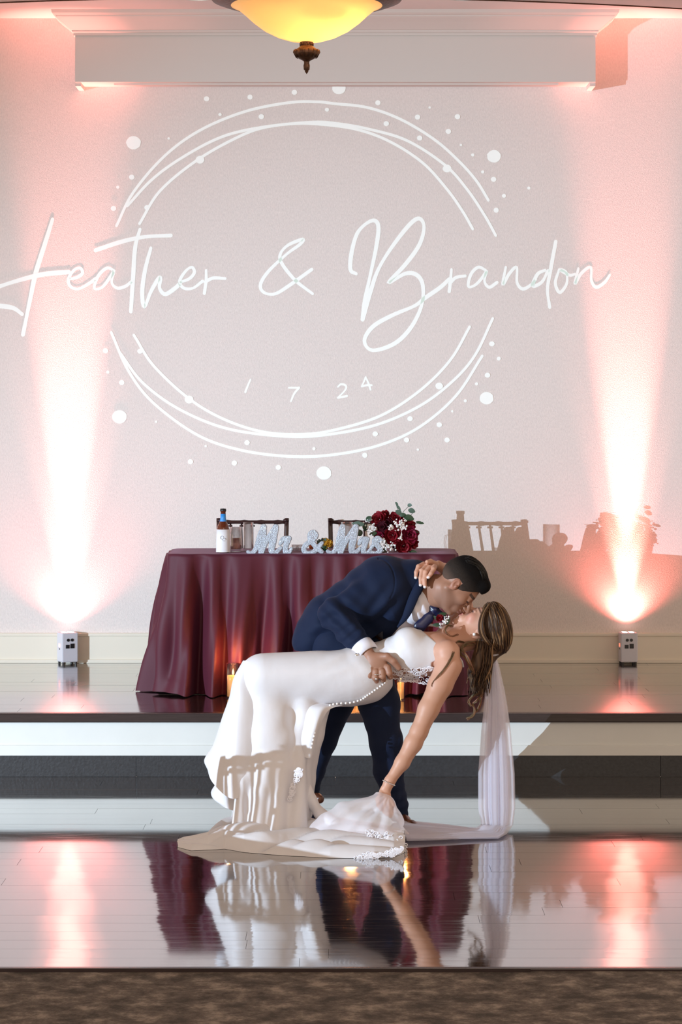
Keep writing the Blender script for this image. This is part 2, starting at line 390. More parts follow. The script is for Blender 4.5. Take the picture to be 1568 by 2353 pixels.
# recessed ceiling lights at the frame's top edge
for k, px in enumerate((455, 1066)):
    p = W(px, -6, FPX*(CEIL-EYE)/(HOR+6))
    t = thing('recessed_downlight', ['recessed ceiling downlight left of the hanging bowl lamp', 'recessed ceiling downlight right of the hanging bowl lamp'][k], 'light', (p.x, p.y, CEIL), 0, 'recessed downlights')
    bm = bmesh.new(); lathe(bm, [(0.06, 0.0), (0.085, 0.0), (0.085, -0.006), (0.062, -0.008), (0.06, 0.0)], 24); obj('trim_ring', bm, M['white_trim'], t, True)
    bm = bmesh.new(); lathe(bm, [(0.0, -0.003), (0.058, -0.003)], 24); obj('lamp_lens', bm, emat('downlight_lens', (1, 0.98, 0.92), 2.0), t)
# soffit box with crown moulding
SX0, SX1, SY = -1.469, 1.406, WALL-0.2
sof = boxo('trim_2', (SX0, SX1, SY, WALL+0.01, 3.527, CEIL+0.01), M['soffit'], kind='structure')
def sweep3(name, prof, m, parent=None):
    bm = bmesh.new(); rows = []
    for o_, z in prof:
        rows.append([bm.verts.new(v) for v in ((SX0-o_, WALL, z), (SX0-o_, SY-o_, z), (SX1+o_, SY-o_, z), (SX1+o_, WALL, z))])
    for i in range(len(rows)-1):
        for k in range(3): bm.faces.new((rows[i][k], rows[i][k+1], rows[i+1][k+1], rows[i+1][k]))
    return obj(name, bm, m, parent)
sweep3('crown_moulding', [(0.0, 3.782), (0.008, 3.782), (0.008, 3.796), (0.014, 3.800), (0.016, 3.806), (0.016, 3.812), (0.022, 3.814), (0.030, 3.822), (0.045, 3.835), (0.066, 3.852), (0.086, 3.866), (0.096, 3.874), (0.098, 3.882), (0.106, 3.884), (0.115, 3.892), (0.118, 3.910)], M['soffit'], sof)
for i, (x0, x1) in enumerate([(SX0, SX0+0.03), (SX1-0.03, SX1)]):
    boxo('end_lip', (x0, x1, SY+0.01, WALL, 3.505, 3.53), M['soffit'], sof)
boxo('screen_slot', (SX0+0.21, SX1-0.20, SY+0.05, SY+0.12, 3.518, 3.53), M['soffit'], sof)

# floors
tag(boxo('floor', (-6, 6, 2.5, 7.49, -0.12, -0.006), M['carpet']), kind='structure')
sub = tag(boxo('floor', (-6, 6, 7.49, SF+0.05, -0.12, -0.012), M['nosing']), kind='structure')
strip = tag(boxo('trim_3', (-6, 6, 7.478, 7.503, -0.012, 0.003), M['nosing'], bev=0.003), kind='structure')
strip2 = tag(boxo('trim_4', (-2.0, 0.586, 7.466, 7.479, -0.010, 0.006), M['nosing'], bev=0.002), kind='structure')
pm = bpy.data.meshes.new('plank')
bm = bmesh.new(); box(bm, -0.5, 0.5, -0.5, 0.5, -0.5, 0.5); bm.to_mesh(pm); bm.free()
def planks(y0, y1, ztop, wid, m, parent, length, xr):
    rows = int(round((y1-y0)/wid)); wid = (y1-y0)/rows; me = pm.copy(); me.materials.append(m)
    for r in range(rows):
        x = -xr-random.uniform(0, length*0.8)
        while x < xr:
            L = length*random.uniform(0.75, 1.25)
            o = bpy.data.objects.new('plank', me); C.objects.link(o); o.parent = parent
            o.location = (x+L/2, y0+wid*(r+0.5), ztop-0.005-random.uniform(0, 0.0004)); o.scale = (L-0.0012, wid-0.0010, 0.010)
            x += L
planks(7.503, SF, 0.0, 0.128, M['plank'], sub, 1.9, 2.7)
stage = tag(boxo('floor', (-6, 6, SF+0.01, WALL+0.02, 0.0, STG-0.012), M['nosing']), kind='structure')
planks(SF+0.035, WALL, STG, 0.135, M['plank2'], stage, 2.4, 3.0)
tag(boxo('trim_5', (-6, 6, SF-0.03, SF+0.035, 0.258, STG+0.001), M['nosing'], bev=0.006), kind='structure')
bm = bmesh.new(); box(bm, -6, 6, SF-0.004, SF+0.012, 0.100, 0.260, 0.002); box(bm, -6, 6, SF-0.012, SF+0.010, 0.100, 0.150, 0.003)
tag(obj('trim_6', bm, M['white_trim']), kind='structure')
base = tag(boxo('trim_7', (-6, 6, SF+0.004, SF+0.012, 0.0, 0.098), M['dark_base']), kind='structure')
xs = [-6, -3.6, (313-CX)/490, 1.5, 3.9, 6]
for i in range(5):
    boxo('base_panel', (xs[i]+0.001, xs[i+1]-0.001, SF-0.004, SF+0.004, 0.0, 0.100), M['dark_base'], base, 0.001)

# ------------------------------------------------------------------ projected monogram (projector light painted as pale, faintly glowing strokes)
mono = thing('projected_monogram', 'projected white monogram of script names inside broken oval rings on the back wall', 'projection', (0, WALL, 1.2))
def ribbon(bm, pts, w0, y, closed=False):
    pts = [np.array(p, float)[:2] for p in pts]; N = len(pts); L = []; R = []
    ws = w0 if hasattr(w0, '__len__') else [w0]*N
    for i, p in enumerate(pts):
        t = pts[min(i+1, N-1)]-pts[max(i-1, 0)]; t = t/max(np.linalg.norm(t), 1e-6); n_ = np.array([-t[1], t[0]])*ws[i]/2
        L.append(bm.verts.new(W(*(p+n_), y)-mono.location)); R.append(bm.verts.new(W(*(p-n_), y)-mono.location))
    for i in range(N-1): bm.faces.new((L[i], R[i], R[i+1], L[i+1]))
    for p, ww in ((pts[0], ws[0]), (pts[-1], ws[-1])):
        bm.faces.new([bm.verts.new(W(p[0]+ww/2*math.cos(a_), p[1]+ww/2*math.sin(a_), y-0.0002)-mono.location) for a_ in np.linspace(0, 2*PI, 13)[:-1]])
LET = {
 'H': [[(121, 504), (101, 568), (82, 629), (69, 690), (53, 769)], [(-70, 690), (-30, 672), (0, 658), (51, 642), (102, 630), (158, 625)], [(-90, 740), (-60, 712), (-25, 703), (0, 703), (31, 708), (51, 722)]],
 'e': [[(158, 642), (178, 637), (190, 627), (184, 616), (170, 621), (158, 640), (161, 657), (179, 664), (204, 652), (220, 640)]],
 'a': [[(263, 622), (246, 616), (226, 634), (217, 662), (235, 660), (254, 636), (262, 624), (257, 649), (270, 662), (290, 657), (304, 645)]],
 't': [[(322, 527), (311, 568), (306, 639), (301, 716)], [(220, 575), (281, 555), (335, 544), (393, 541)]],
 'h': [[(347, 570), (334, 619), (327, 670), (332, 705), (347, 670), (364, 641), (369, 641), (367, 662), (380, 676), (403, 662), (415, 650)]],
 'e2': [[(416, 648), (436, 640), (447, 626), (441, 614), (426, 624), (413, 647), (423, 662), (444, 662), (466, 646)]],
 'r': [[(474, 621), (474, 644), (470, 674)], [(472, 648), (490, 639), (518, 640)]],
 '&': [[(719, 675), (679, 644), (648, 605), (645, 583), (663, 563), (696, 550), (689, 562), (658, 585), (617, 624), (599, 654), (607, 672), (633, 675), (668, 654), (717, 619)]],
 'B': [[(819, 629), (806, 619), (809, 578), (824, 532), (855, 507), (870, 519), (865, 568), (850, 639), (839, 690), (834, 734)],
       [(834, 734), (852, 670), (870, 619), (901, 568), (941, 517), (964, 502), (975, 522), (964, 563), (931, 609), (893, 650), (931, 629), (957, 631), (972, 654), (970, 700), (946, 751), (908, 789), (857, 805), (838, 783), (857, 751), (901, 725), (953, 703), (977, 685), (1013, 660), (1033, 641)]],
 'r2': [[(1038, 619), (1036, 645), (1033, 670)], [(1034, 652), (1048, 638), (1070, 634)]],
 'a2': [[(1117, 621), (1100, 614), (1083, 630), (1077, 658), (1094, 654), (1112, 634), (1119, 622), (1114, 646), (1125, 660), (1143, 649)]],
 'n': [[(1163, 614), (1156, 654), (1171, 629), (1188, 614), (1189, 649), (1202, 664), (1222, 654), (1232, 642)]],
 'd': [[(1253, 621), (1236, 630), (1225, 657), (1246, 648), (1260, 622)], [(1278, 555), (1266, 620), (1259, 665), (1264, 706)]],
 'o': [[(1286, 619), (1277, 650), (1287, 672), (1303, 652), (1302, 626), (1288, 620), (1309, 632), (1322, 630)]],
 'n2': [[(1330, 617), (1322, 652), (1336, 629), (1358, 614), (1360, 645), (1371, 660), (1390, 649), (1402, 632)]],
 '1': [[(576, 872), (570, 886), (564, 901)]], '7': [[(664, 891), (688, 891)], [(688, 891), (677, 904), (669, 922)]],
 '2': [[(777, 889), (784, 883), (795, 886), (794, 896), (777, 914)], [(777, 914), (798, 910)]], '4': [[(841, 867), (847, 880), (852, 895)], [(832, 888), (844, 885), (855, 885)], [(841, 867), (836, 879), (832, 888)]],
}
ly = WALL-0.0012
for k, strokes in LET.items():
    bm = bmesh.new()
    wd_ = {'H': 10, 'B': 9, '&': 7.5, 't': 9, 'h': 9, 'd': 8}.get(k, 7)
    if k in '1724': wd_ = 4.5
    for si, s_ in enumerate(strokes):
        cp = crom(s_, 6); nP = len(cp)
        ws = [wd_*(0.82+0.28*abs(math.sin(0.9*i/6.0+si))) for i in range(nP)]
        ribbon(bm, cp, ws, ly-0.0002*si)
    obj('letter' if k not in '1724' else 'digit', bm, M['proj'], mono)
RINGS = [
 [(268, 519), (306, 443), (378, 359), (459, 300), (561, 257), (663, 236), (730, 234), (768, 238), (845, 247), (921, 274), (998, 320), (1054, 369), (1095, 415), (1123, 460)],
 [(293, 473), (347, 415), (408, 369), (490, 323), (561, 300), (663, 285), (730, 285), (819, 297), (896, 325), (972, 374), (1028, 435), (1064, 486), (1087, 526)],
 [(321, 514), (367, 440), (449, 371), (541, 318), (612, 292), (714, 281), (768, 283), (845, 296), (936, 323), (1023, 379), (1074, 435), (1115, 496), (1140, 541)],
 [(256, 764), (296, 853), (353, 926), (455, 1000), (557, 1035), (672, 1049), (774, 1044), (876, 1022), (965, 981), (1048, 910), (1109, 818)],
 [(277, 812), (328, 879), (410, 939), (519, 984), (646, 1002), (742, 1000), (863, 977), (965, 933), (1042, 875), (1093, 815), (1133, 732)],
 [(308, 770), (353, 840), (436, 917), (519, 965), (608, 993), (697, 998), (774, 987), (876, 955), (965, 898), (1035, 828), (1080, 751)]]
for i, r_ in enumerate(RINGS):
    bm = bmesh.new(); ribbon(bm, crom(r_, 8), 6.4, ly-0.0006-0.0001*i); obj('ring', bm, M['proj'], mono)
DOTS = [(307, 328, 17), (779, 202, 16), (1136, 359, 16), (275, 958, 17), (745, 1087, 17), (1119, 915, 16), (475, 227), (575, 223), (677, 212), (869, 236), (601, 268), (960, 269), (1052, 268), (888, 284), (1031, 302), (965, 317), (303, 407), (261, 479), (460, 367, 10), (1028, 387, 10), (338, 477), (1135, 412), (1141, 483), (1159, 450, 5), (1087, 356, 4), (1110, 395, 4), (388, 318, 3), (506, 263, 4), (752, 252, 5), (1216, 432, 4), (271, 430, 4), (988, 247, 3), (1060, 333, 3), (243, 806), (248, 855, 4), (280, 879), (322, 807), (435, 918, 10), (438, 1061), (473, 1025, 3), (539, 1064), (568, 1017), (640, 1074), (722, 1031, 4), (839, 1046), (863, 997), (935, 1011), (943, 962), (961, 1033, 3), (1010, 887, 9), (1010, 976), (1028, 1011), (1070, 921, 4), (1040, 945, 3), (1096, 882, 4), (1121, 862), (1131, 790), (1147, 824, 5), (359, 969, 3)]
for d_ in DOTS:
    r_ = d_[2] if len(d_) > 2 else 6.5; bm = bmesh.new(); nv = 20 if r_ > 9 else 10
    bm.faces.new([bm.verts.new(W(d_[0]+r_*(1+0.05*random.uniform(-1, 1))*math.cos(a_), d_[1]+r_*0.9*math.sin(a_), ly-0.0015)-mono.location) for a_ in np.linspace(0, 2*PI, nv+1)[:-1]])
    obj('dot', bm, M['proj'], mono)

# ------------------------------------------------------------------ uplights
for k, (ux, uy) in enumerate(UPL):
    t = thing('uplight', ['white battery uplight left of the burgundy table, turned to show its red display', 'white battery uplight against the baseboard right of the table, seen square on'][k], 'uplight', (ux, uy, STG), [0.45, 0.06][k], 'battery uplights')
    bm = bmesh.new(); box(bm, -0.047, 0.047, -0.045, 0.045, 0.014, 0.178, 0.006); obj('case', bm, M['white_box'], t)
    bm = bmesh.new(); lathe(bm, [(0, 0.1795), (0.014, 0.1795)], 16, (-0.019, -0.012, 0)); lathe(bm, [(0, 0.1795), (0.014, 0.1795)], 16, (0.019, -0.012, 0)); lathe(bm, [(0, 0.1795), (0.014, 0.1795)], 16, (0.019, 0.02, 0)); lathe(bm, [(0, 0.1795), (0.014, 0.1795)], 16, (-0.019, 0.02, 0)); obj('lens', bm, M['lens'], t)
    for x in (-0.036, 0.036):
        for y in (-0.034, 0.034):
            bm = bmesh.new(); lathe(bm, [(0, 0.0), (0.007, 0.0), (0.007, 0.015), (0, 0.015)], 12, (x, y, 0)); obj('foot', bm, M['black'], t)
    for x in (-0.012, 0.011):
        bm = bmesh.new(); tube(bm, [(x, -0.044, 0.138), (x, -0.048, 0.138)], 0.0085, 14); obj('round_socket', bm, M['black'], t)
    boxo('square_socket', (-0.026, -0.005, -0.048, -0.044, 0.092, 0.112), M['black'], t, 0.001)
    boxo('square_socket', (0.001, 0.024, -0.048, -0.044, 0.092, 0.118), M['black'], t, 0.001)
    boxo('display', (-0.049, -0.046, -0.014, 0.012, 0.098, 0.116), M['red_led'], t)
    boxo('switch', (-0.049, -0.046, -0.008, 0.004, 0.084, 0.090), M['black'], t)

# ------------------------------------------------------------------ bowl pendant lamp
pd = 7.4; s_ = FPX/pd; px0 = (705-CX)/s_; zb = EYE+(HOR-97)/s_
lamp = thing('pendant_lamp', 'amber alabaster bowl pendant lamp with bronze finial hanging at the top', 'lamp', (px0, pd, zb))
bm = bmesh.new()
prof = [(0.0, 0.0), (0.02, 0.0), (0.05, 0.004), (0.09, 0.016), (0.13, 0.036), (0.165, 0.062), (0.19, 0.085), (0.212, 0.103), (0.235, 0.114), (0.262, 0.121), (0.290, 0.130), (0.284, 0.136), (0.255, 0.128), (0.205, 0.110), (0.16, 0.072), (0.09, 0.024), (0.0, 0.008)]
lathe(bm, prof, 64); obj('glass_bowl', bm, M['bowl'], lamp, True)
bm = bmesh.new(); lathe(bm, [(0.232, 0.1115), (0.262, 0.1185), (0.290, 0.1285), (0.294, 0.134), (0.288, 0.140), (0.284, 0.136)], 64); obj('bronze_rim', bm, M['bronze'], lamp, True)
bm = bmesh.new(); lathe(bm, [(0, 0.006), (0.021, 0.004), (0.020, -0.004), (0.018, -0.010), (0.026, -0.018), (0.036, -0.024), (0.038, -0.029), (0.037, -0.036), (0.028, -0.048), (0.015, -0.055), (0.009, -0.058), (0.008, -0.064), (0.010, -0.072), (0.009, -0.084), (0.006, -0.086), (0.005, -0.091), (0.0, -0.098)], 32)
for k in range(14):
    a_ = 2*PI*k/14; tube(bm, [(0.0365*math.cos(a_), 0.0365*math.sin(a_), -0.024), (0.039*math.cos(a_), 0.039*math.sin(a_), -0.030), (0.030*math.cos(a_), 0.030*math.sin(a_), -0.047)], 0.0035, 6)
    tube(bm, [(0.020*math.cos(a_), 0.020*math.sin(a_), -0.003), (0.0195*math.cos(a_), 0.0195*math.sin(a_), -0.011)], 0.0022, 6)
obj('finial', bm, M['bronze'], lamp, True)
bm = bmesh.new(); tube(bm, [(0, 0, 0.0), (0, 0, CEIL-zb)], 0.007, 10); obj('stem', bm, M['bronze'], lamp, True)
for k in range(3):
    a_ = 2*PI*k/3+0.5; bm = bmesh.new(); tube(bm, [(0.285*math.cos(a_), 0.285*math.sin(a_), 0.135), (0.012*math.cos(a_), 0.012*math.sin(a_), 0.55)], 0.005, 8); obj('hanging_rod', bm, M['bronze'], lamp, True)
bm = bmesh.new(); lathe(bm, [(0, CEIL-zb-0.005), (0.07, CEIL-zb-0.01), (0.05, CEIL-zb-0.04), (0, CEIL-zb-0.05)], 24); obj('ceiling_rose', bm, M['bronze'], lamp, True)
pl = bpy.data.lights.new('bulb', 'POINT'); pl.energy = 5; pl.color = (1, 0.72, 0.38); pl.shadow_soft_size = 0.03
po = bpy.data.objects.new('bulb_light', pl); C.objects.link(po); po.location = (px0+0.055, pd-0.03, zb+0.085)

# ------------------------------------------------------------------ sweetheart table, cloth
TZ = STG+0.700; TX, TY, TW, TD = (718-CX)/455, 12.32, 0.725, 0.245
tab = thing('sweetheart_table', 'folding table standing under the burgundy tablecloth on the stage', 'table', (TX, TY, STG))
boxo('tabletop', (-TW+0.022, TW-0.022, -TD+0.022, TD-0.022, 0.665, 0.694), M['cushion'], tab, 0.004)
for x in (-0.6, 0.6):
    for y in (-0.18, 0.18):
        bm = bmesh.new(); tube(bm, [(x, y, 0), (x, y, 0.668)], 0.014, 10); obj('leg', bm, M['steel'], tab, True)
def cloth():
    NS, NR = 640, 46; n_e = 14.0; v = []; rng = np.random.RandomState(3)
    th = np.linspace(0, 2*PI, NS, endpoint=False); ct, st = np.cos(th), np.sin(th)
    sup = lambda a, b: (np.sign(ct)*a*np.abs(ct)**(2/n_e), np.sign(st)*b*np.abs(st)**(2/n_e))
    X0, Y0 = sup(TW, TD)
    tt = np.linspace(0, 2*PI, 8001); ca, sa = np.cos(tt), np.sin(tt)
    xx = np.sign(ca)*TW*np.abs(ca)**(2/n_e); yy = np.sign(sa)*TD*np.abs(sa)**(2/n_e)
    al = np.concatenate([[0], np.cumsum(np.hypot(np.diff(xx), np.diff(yy)))]); tg = np.linspace(0, al[-1], NS+1)[:-1]
    X0 = np.interp(tg, al, xx); Y0 = np.interp(tg, al, yy)
    seg = np.hypot(np.roll(X0, -1)-X0, np.roll(Y0, -1)-Y0); arc = np.cumsum(seg); per = arc[-1]; u = arc/per*2*PI
    fold = 0.55*np.sin(23*u+1.2*np.sin(3*u)+0.4)+0.35*np.sin(37*u+2*np.sin(2*u+1)+1.3)+0.25*np.sin(11*u+0.7)
    fold = np.sign(fold)*np.abs(fold)**0.8
    nx = np.roll(Y0, -3)-np.roll(Y0, 3); ny = -(np.roll(X0, -3)-np.roll(X0, 3)); l = np.hypot(nx, ny)+1e-9; nx /= l; ny /= l
    for k in range(15): nx = (np.roll(nx, 1)+nx+np.roll(nx, -1))/3; ny = (np.roll(ny, 1)+ny+np.roll(ny, -1))/3
    rings = []
    for f_ in (0.0, 0.5, 0.9, 0.985): rings.append(np.stack([X0*f_, Y0*f_, np.full(NS, TZ)+(0 if f_ > 0 else 0)], 1))
    for r in range(NR):
        t = r/(NR-1); drop = 0.003+t*(TZ-STG-0.006)
        amp = 0.006+0.075*t**0.7; flare = 0.006+0.085*t**1.1
        fo = fold+0.22*np.sin(60*u+6*t)*t+0.35*np.sin(17*u+5.5*t+2*np.sin(4*u))*np.sin(3.0*t)
        off = flare+amp*fo+0.010*np.sin(5*u+7*t)*t
        z = TZ-drop+0.012*t*t*np.sin(9*u+1)*(t > 0.9)
        rings.append(np.stack([X0+nx*off, Y0+ny*off, np.maximum(z, STG+0.004)], 1))
    v = np.concatenate(rings); R_ = len(rings); f = []
    for i in range(R_-1):
        for k in range(NS):
            f.append((i*NS+k, i*NS+(k+1) % NS, (i+1)*NS+(k+1) % NS, (i+1)*NS+k))
    me = bpy.data.meshes.new('tablecloth'); me.from_pydata([tuple(q) for q in v], [], [q[::-1] for q in f]); me.update(); return me
tc_ = finish('tablecloth', cloth(), M['burgundy'], None, True); tc_.location = (TX, TY, 0)
tag(tc_, 'floor-length burgundy tablecloth draped in folds over the sweetheart table', 'tablecloth')

# ------------------------------------------------------------------ chairs
def make_chair(label, group):
    t = thing('chiavari_chair', label, 'chair', (0, 0, 0), 0, group); m = M['chair']; H = 0.845; w = 0.178; mm = m
    bm = bmesh.new(); box(bm, -0.19, 0.19, -0.40, -0.01, 0.425, 0.445, 0.006); obj('seat', bm, m, t)
    bm = bmesh.new(); box(bm, -0.175, 0.175, -0.385, -0.03, 0.446, 0.485, 0.014); obj('cushion', bm, M['cushion'], t, True)
    for s in (-1, 1):
        bm = bmesh.new(); tube(bm, [(s*0.17, -0.38, 0), (s*0.172, -0.38, 0.2), (s*0.17, -0.37, 0.43)], [0.010, 0.014, 0.013], 10); obj('leg', bm, m, t, True)
        bm = bmesh.new(); pts = crom([(s*0.17, 0.02, 0), (s*0.172, 0, 0.25), (s*0.174, -0.02, 0.45), (s*0.176, 0.0, 0.66), (s*0.180, 0.03, H)], 4)
        tube(bm, pts, [0.0125]*len(pts), 10)
        for z_ in (0.55, 0.70, H-0.01): tube(bm, [(s*0.177, 0.0+(z_-0.6)*0.1, z_-0.006), (s*0.177, 0.0+(z_-0.6)*0.1, z_+0.006)], 0.0155, 10)
        obj('back_post', bm, m, t, True)
        bm = bmesh.new(); tube(bm, [(s*0.172, -0.375, 0.2), (s*0.172, 0, 0.2)], 0.009, 8); tube(bm, [(s*0.172, -0.375, 0.12), (s*0.172, 0.01, 0.12)], 0.009, 8); obj('stretcher', bm, m, t, True)
    for z_, nm in ((H-0.02, 'top_rail'), (0.735, 'middle_rail'), (0.54, 'lower_rail')):
        bm = bmesh.new(); y = 0.0+(z_-0.66)*0.16; pts = [(x, y, z_) for x in np.linspace(-0.178, 0.178, 17)]
        rr = [0.0095*(1.35 if i % 4 == 2 else 1) for i in range(17)]; tube(bm, pts, rr, 8)
        if nm == 'middle_rail': bm.free(); continue
        obj(nm, bm, m, t, True)
    for x in np.linspace(-0.118, 0.118, 5):
        bm = bmesh.new(); tube(bm, [(x*0.9, -0.015, 0.54), (x*0.95, 0.005, 0.68), (x, 0.026, H-0.02)], [0.0045, 0.006, 0.0045], 8)
        tube(bm, [(x, 0.024, H-0.045), (x, 0.0245, H-0.035)], 0.011, 8); obj('spindle', bm, m, t, True)
    bm = bmesh.new(); tube(bm, [(-0.17, -0.375, 0.17), (0.17, -0.375, 0.17)], 0.009, 8); obj('stretcher', bm, m, t, True)
    return t
ch = make_chair('dark wood chiavari chair behind the table, left one behind the letters Mr', 'chairs behind the sweetheart table')
ch.location = (-0.467, 12.75, STG)
c2 = copy_tree(ch); c2.location = (0.123, 12.75, STG); c2['label'] = 'dark wood chiavari chair behind the table, right one half hidden by the bouquet'
# guest chair out of the frame at the left: its back throws the slatted shadow on the gown
c3 = copy_tree(ch); c3.location = (-3.86, 7.01, -0.006); c3.rotation_euler = (0, 0, math.radians(21)); c3.scale = (1.0, 1.0, 1.09)
c3['label'] = 'dark wood guest chair standing on the carpet left of the dance floor'; c3['group'] = 'guest chairs'

gt = thing('shading_table', 'unseen round table with a white cloth, added left of the dance floor to shade the train', 'table', (-4.59, 6.44, -0.005))  # added out of frame so its edge shades the train and lower gown
bm = bmesh.new(); tube(bm, [(0, 0, 0), (0, 0, 0.72)], 0.04, 12); lathe(bm, [(0, 0.0), (0.3, 0.0), (0.28, 0.03), (0, 0.04)], 24); obj('pedestal', bm, M['steel'], gt, True)
bm = bmesh.new(); lathe(bm, [(0, 0.72), (0.73, 0.72), (0.74, 0.735), (0.73, 0.75), (0, 0.75)], 48); obj('tabletop', bm, M['cushion'], gt, True)
bm = bmesh.new(); NC = 96
rg = [[bm.verts.new(((r_+a_*math.cos(9*2*PI*k/NC*2))*math.cos(2*PI*k/NC), (r_+a_*math.cos(9*2*PI*k/NC*2))*math.sin(2*PI*k/NC), z_)) for k in range(NC)] for r_, z_, a_ in ((0.01, 0.757, 0), (0.745, 0.757, 0), (0.752, 0.74, 0.003), (0.77, 0.55, 0.014), (0.79, 0.34, 0.025))]
for i in range(4):
    for k in range(NC): bm.faces.new((rg[i][k], rg[i][(k+1) % NC], rg[i+1][(k+1) % NC], rg[i+1][k]))
obj('tablecloth_skirt', bm, M['shirt'], gt, True)

# ------------------------------------------------------------------ things on the table
TT = TZ+0.001
def tp(px, d): return (px-CX)/FPX*d
# bottle
bd = 12.16; b_ = thing('beer_bottle', 'brown glass beer bottle in a white sleeve at the left end of the table', 'bottle', (tp(513, bd), bd, TT))
bm = bmesh.new(); lathe(bm, [(0, 0), (0.029, 0.0), (0.031, 0.006), (0.031, 0.115), (0.028, 0.135), (0.018, 0.155), (0.0135, 0.175), (0.0125, 0.205), (0.0145, 0.208), (0.0145, 0.218), (0, 0.219)], 28); obj('glass_body', bm, M['amber'], b_, True)
bm = bmesh.new(); lathe(bm, [(0.0175, 0.158), (0.0140, 0.175), (0.0132, 0.196), (0.0128, 0.196)], 28); obj('neck_label', bm, M['blue'], b_, True)
bm = bmesh.new(); lathe(bm, [(0.0145, 0.209), (0.0155, 0.21), (0.0150, 0.222), (0, 0.223)], 20); obj('cap', bm, M['black'], b_, True)
bm = bmesh.new(); lathe(bm, [(0.036, 0.004), (0.0345, 0.06), (0.033, 0.118), (0.0305, 0.118)], 28)
slv = obj('sleeve', bm, M['paper'], b_, True)
bm = bmesh.new()
for (cx_, cz_, rr_) in ((-0.004, 0.078, 0.008), (0.006, 0.068, 0.007)):
    tube(bm, [(cx_+rr_*math.cos(a_), -0.0347, cz_+rr_*math.sin(a_)) for a_ in np.linspace(0, 5.4, 14)], 0.0012, 5)
obj('printed_emblem', bm, M['greyprint'], slv, True)
# glasses
def glass_(name, label, px, d, r, h, handle=False, fill=False):
    g = thing(name, label, 'glass', (tp(px, d), d, TT), 0, 'glassware on the table')
    bm = bmesh.new(); lathe(bm, [(0, 0), (r*0.92, 0), (r, 0.006), (r, h), (r-0.0025, h), (r-0.0025, 0.012), (0, 0.012)], 28); obj('tumbler', bm, M['glass'], g, True)
    if handle:
        bm = bmesh.new(); tube(bm, [(-r, 0, h*0.8), (-r-0.02, 0, h*0.78), (-r-0.026, 0, h*0.5), (-r-0.02, 0, h*0.25), (-r, 0, h*0.2)], 0.004, 8); obj('handle', bm, M['glass'], g, True)
    if fill:
        bm = bmesh.new(); lathe(bm, [(0, 0.013), (r-0.004, 0.013), (r-0.004, h*0.55), (0, h*0.55)], 20); obj('drink', bm, mat('pink_drink', (0.9, 0.45, 0.35), 0.1, Transmission_Weight=0.6), g, True)
    return g
glass_('drinking_glass', 'glass mug with a pinkish drink right of the sleeved bottle', 543, 12.25, 0.030, 0.125, True, True)
glass_('tall_glass', 'tall clear glass just behind the M of Mr', 571, 12.30, 0.026, 0.145)
glass_('tall_glass', 'tall clear glass behind the M of Mrs', 798, 12.35, 0.030, 0.145)
# glitter letters
def zc3(x, y): return (460+x/2.904, 1140+y/2.904)
LD = 12.13
def letter(name, strokes, parent, r=5.6):
    S = SDF(); f2 = FPX/LD
    for st_ in strokes:
        q = [zc3(*p[:2]) for p in st_]; rs = [(p[2] if len(p) > 2 else r) for p in st_]
        q = crom([(a[0], a[1], rr) for a, rr in zip(q, rs)], 4)
        for a, b in zip(q[:-1], q[1:]): S.cone((a[0], a[1], 0), (b[0], b[1], 0), a[2]+1, b[2]+1, 1.2, 3.0)
    S.fn(lambda X, Y, Z: np.abs(Z)-5.5+0*X+0*Y, 'x', 1.5)
    o = build(name, S, 1.1, M['glitter'], None, None, 1, LD); o.parent = parent; o.matrix_parent_inverse = Matrix.Translation(parent.location).inverted()
    return o
sg = 'silver glitter word signs'
w1 = thing('word_sign', 'silver glitter word sign reading Mr standing at the front of the table', 'sign', (tp(620, LD), LD, TZ), 0, sg)
w2 = thing('word_sign', 'silver glitter ampersand sign between the two glitter words', 'sign', (tp(720, LD), LD, TZ), 0, sg)
w3 = thing('word_sign', 'silver glitter word sign reading Mrs standing left of the bouquet', 'sign', (tp(815, LD), LD, TZ), 0, sg)
letter('letter', [[(320, 372, 3.5), (345, 384, 4.5), (376, 345, 5), (402, 265, 6), (425, 207, 6)], [(425, 207, 6.5), (420, 290, 7), (408, 378, 6)], [(410, 378, 5), (445, 300, 5), (506, 208, 6)], [(506, 208, 6.5), (490, 290, 7), (478, 360, 6.5), (500, 382, 5), (540, 345, 3.5)]], w1)
letter('letter', [[(536, 318, 3.5), (556, 286, 4.5), (596, 282, 5)], [(592, 284, 5.5), (573, 335, 5.5), (572, 376, 5), (590, 383, 4), (612, 350, 3)]], w1)
letter('ampersand', [[(812, 372, 4.5), (775, 340, 5), (740, 290, 5.5), (738, 255, 5.5), (760, 242, 5), (775, 262, 5), (752, 292, 5), (708, 325, 5), (692, 356, 5), (715, 382, 5), (755, 376, 5), (792, 338, 4.5), (815, 312, 3.5)]], w2)
letter('letter', [[(852, 368, 3.5), (880, 384, 4.5), (912, 345, 5), (935, 262, 6), (952, 205, 6)], [(952, 207, 6.5), (948, 290, 7), (938, 378, 6)], [(940, 378, 5), (975, 300, 5), (1040, 205, 6)], [(1040, 207, 6.5), (1025, 290, 7), (1012, 358, 6.5), (1032, 382, 5), (1066, 350, 3.5)]], w3)
letter('letter', [[(1062, 318, 3.5), (1080, 290, 4.5), (1118, 286, 5)], [(1114, 288, 5.5), (1096, 338, 5.5), (1092, 374, 5), (1110, 386, 4), (1140, 355, 3)]], w3)
letter('letter', [[(1206, 296, 5), (1186, 280, 4.5), (1164, 300, 5), (1190, 335, 5.5), (1204, 362, 5), (1178, 384, 4.5), (1138, 376, 4)], [(1140, 352, 3), (1160, 320, 3.5), (1180, 288, 3.5)]], w3)
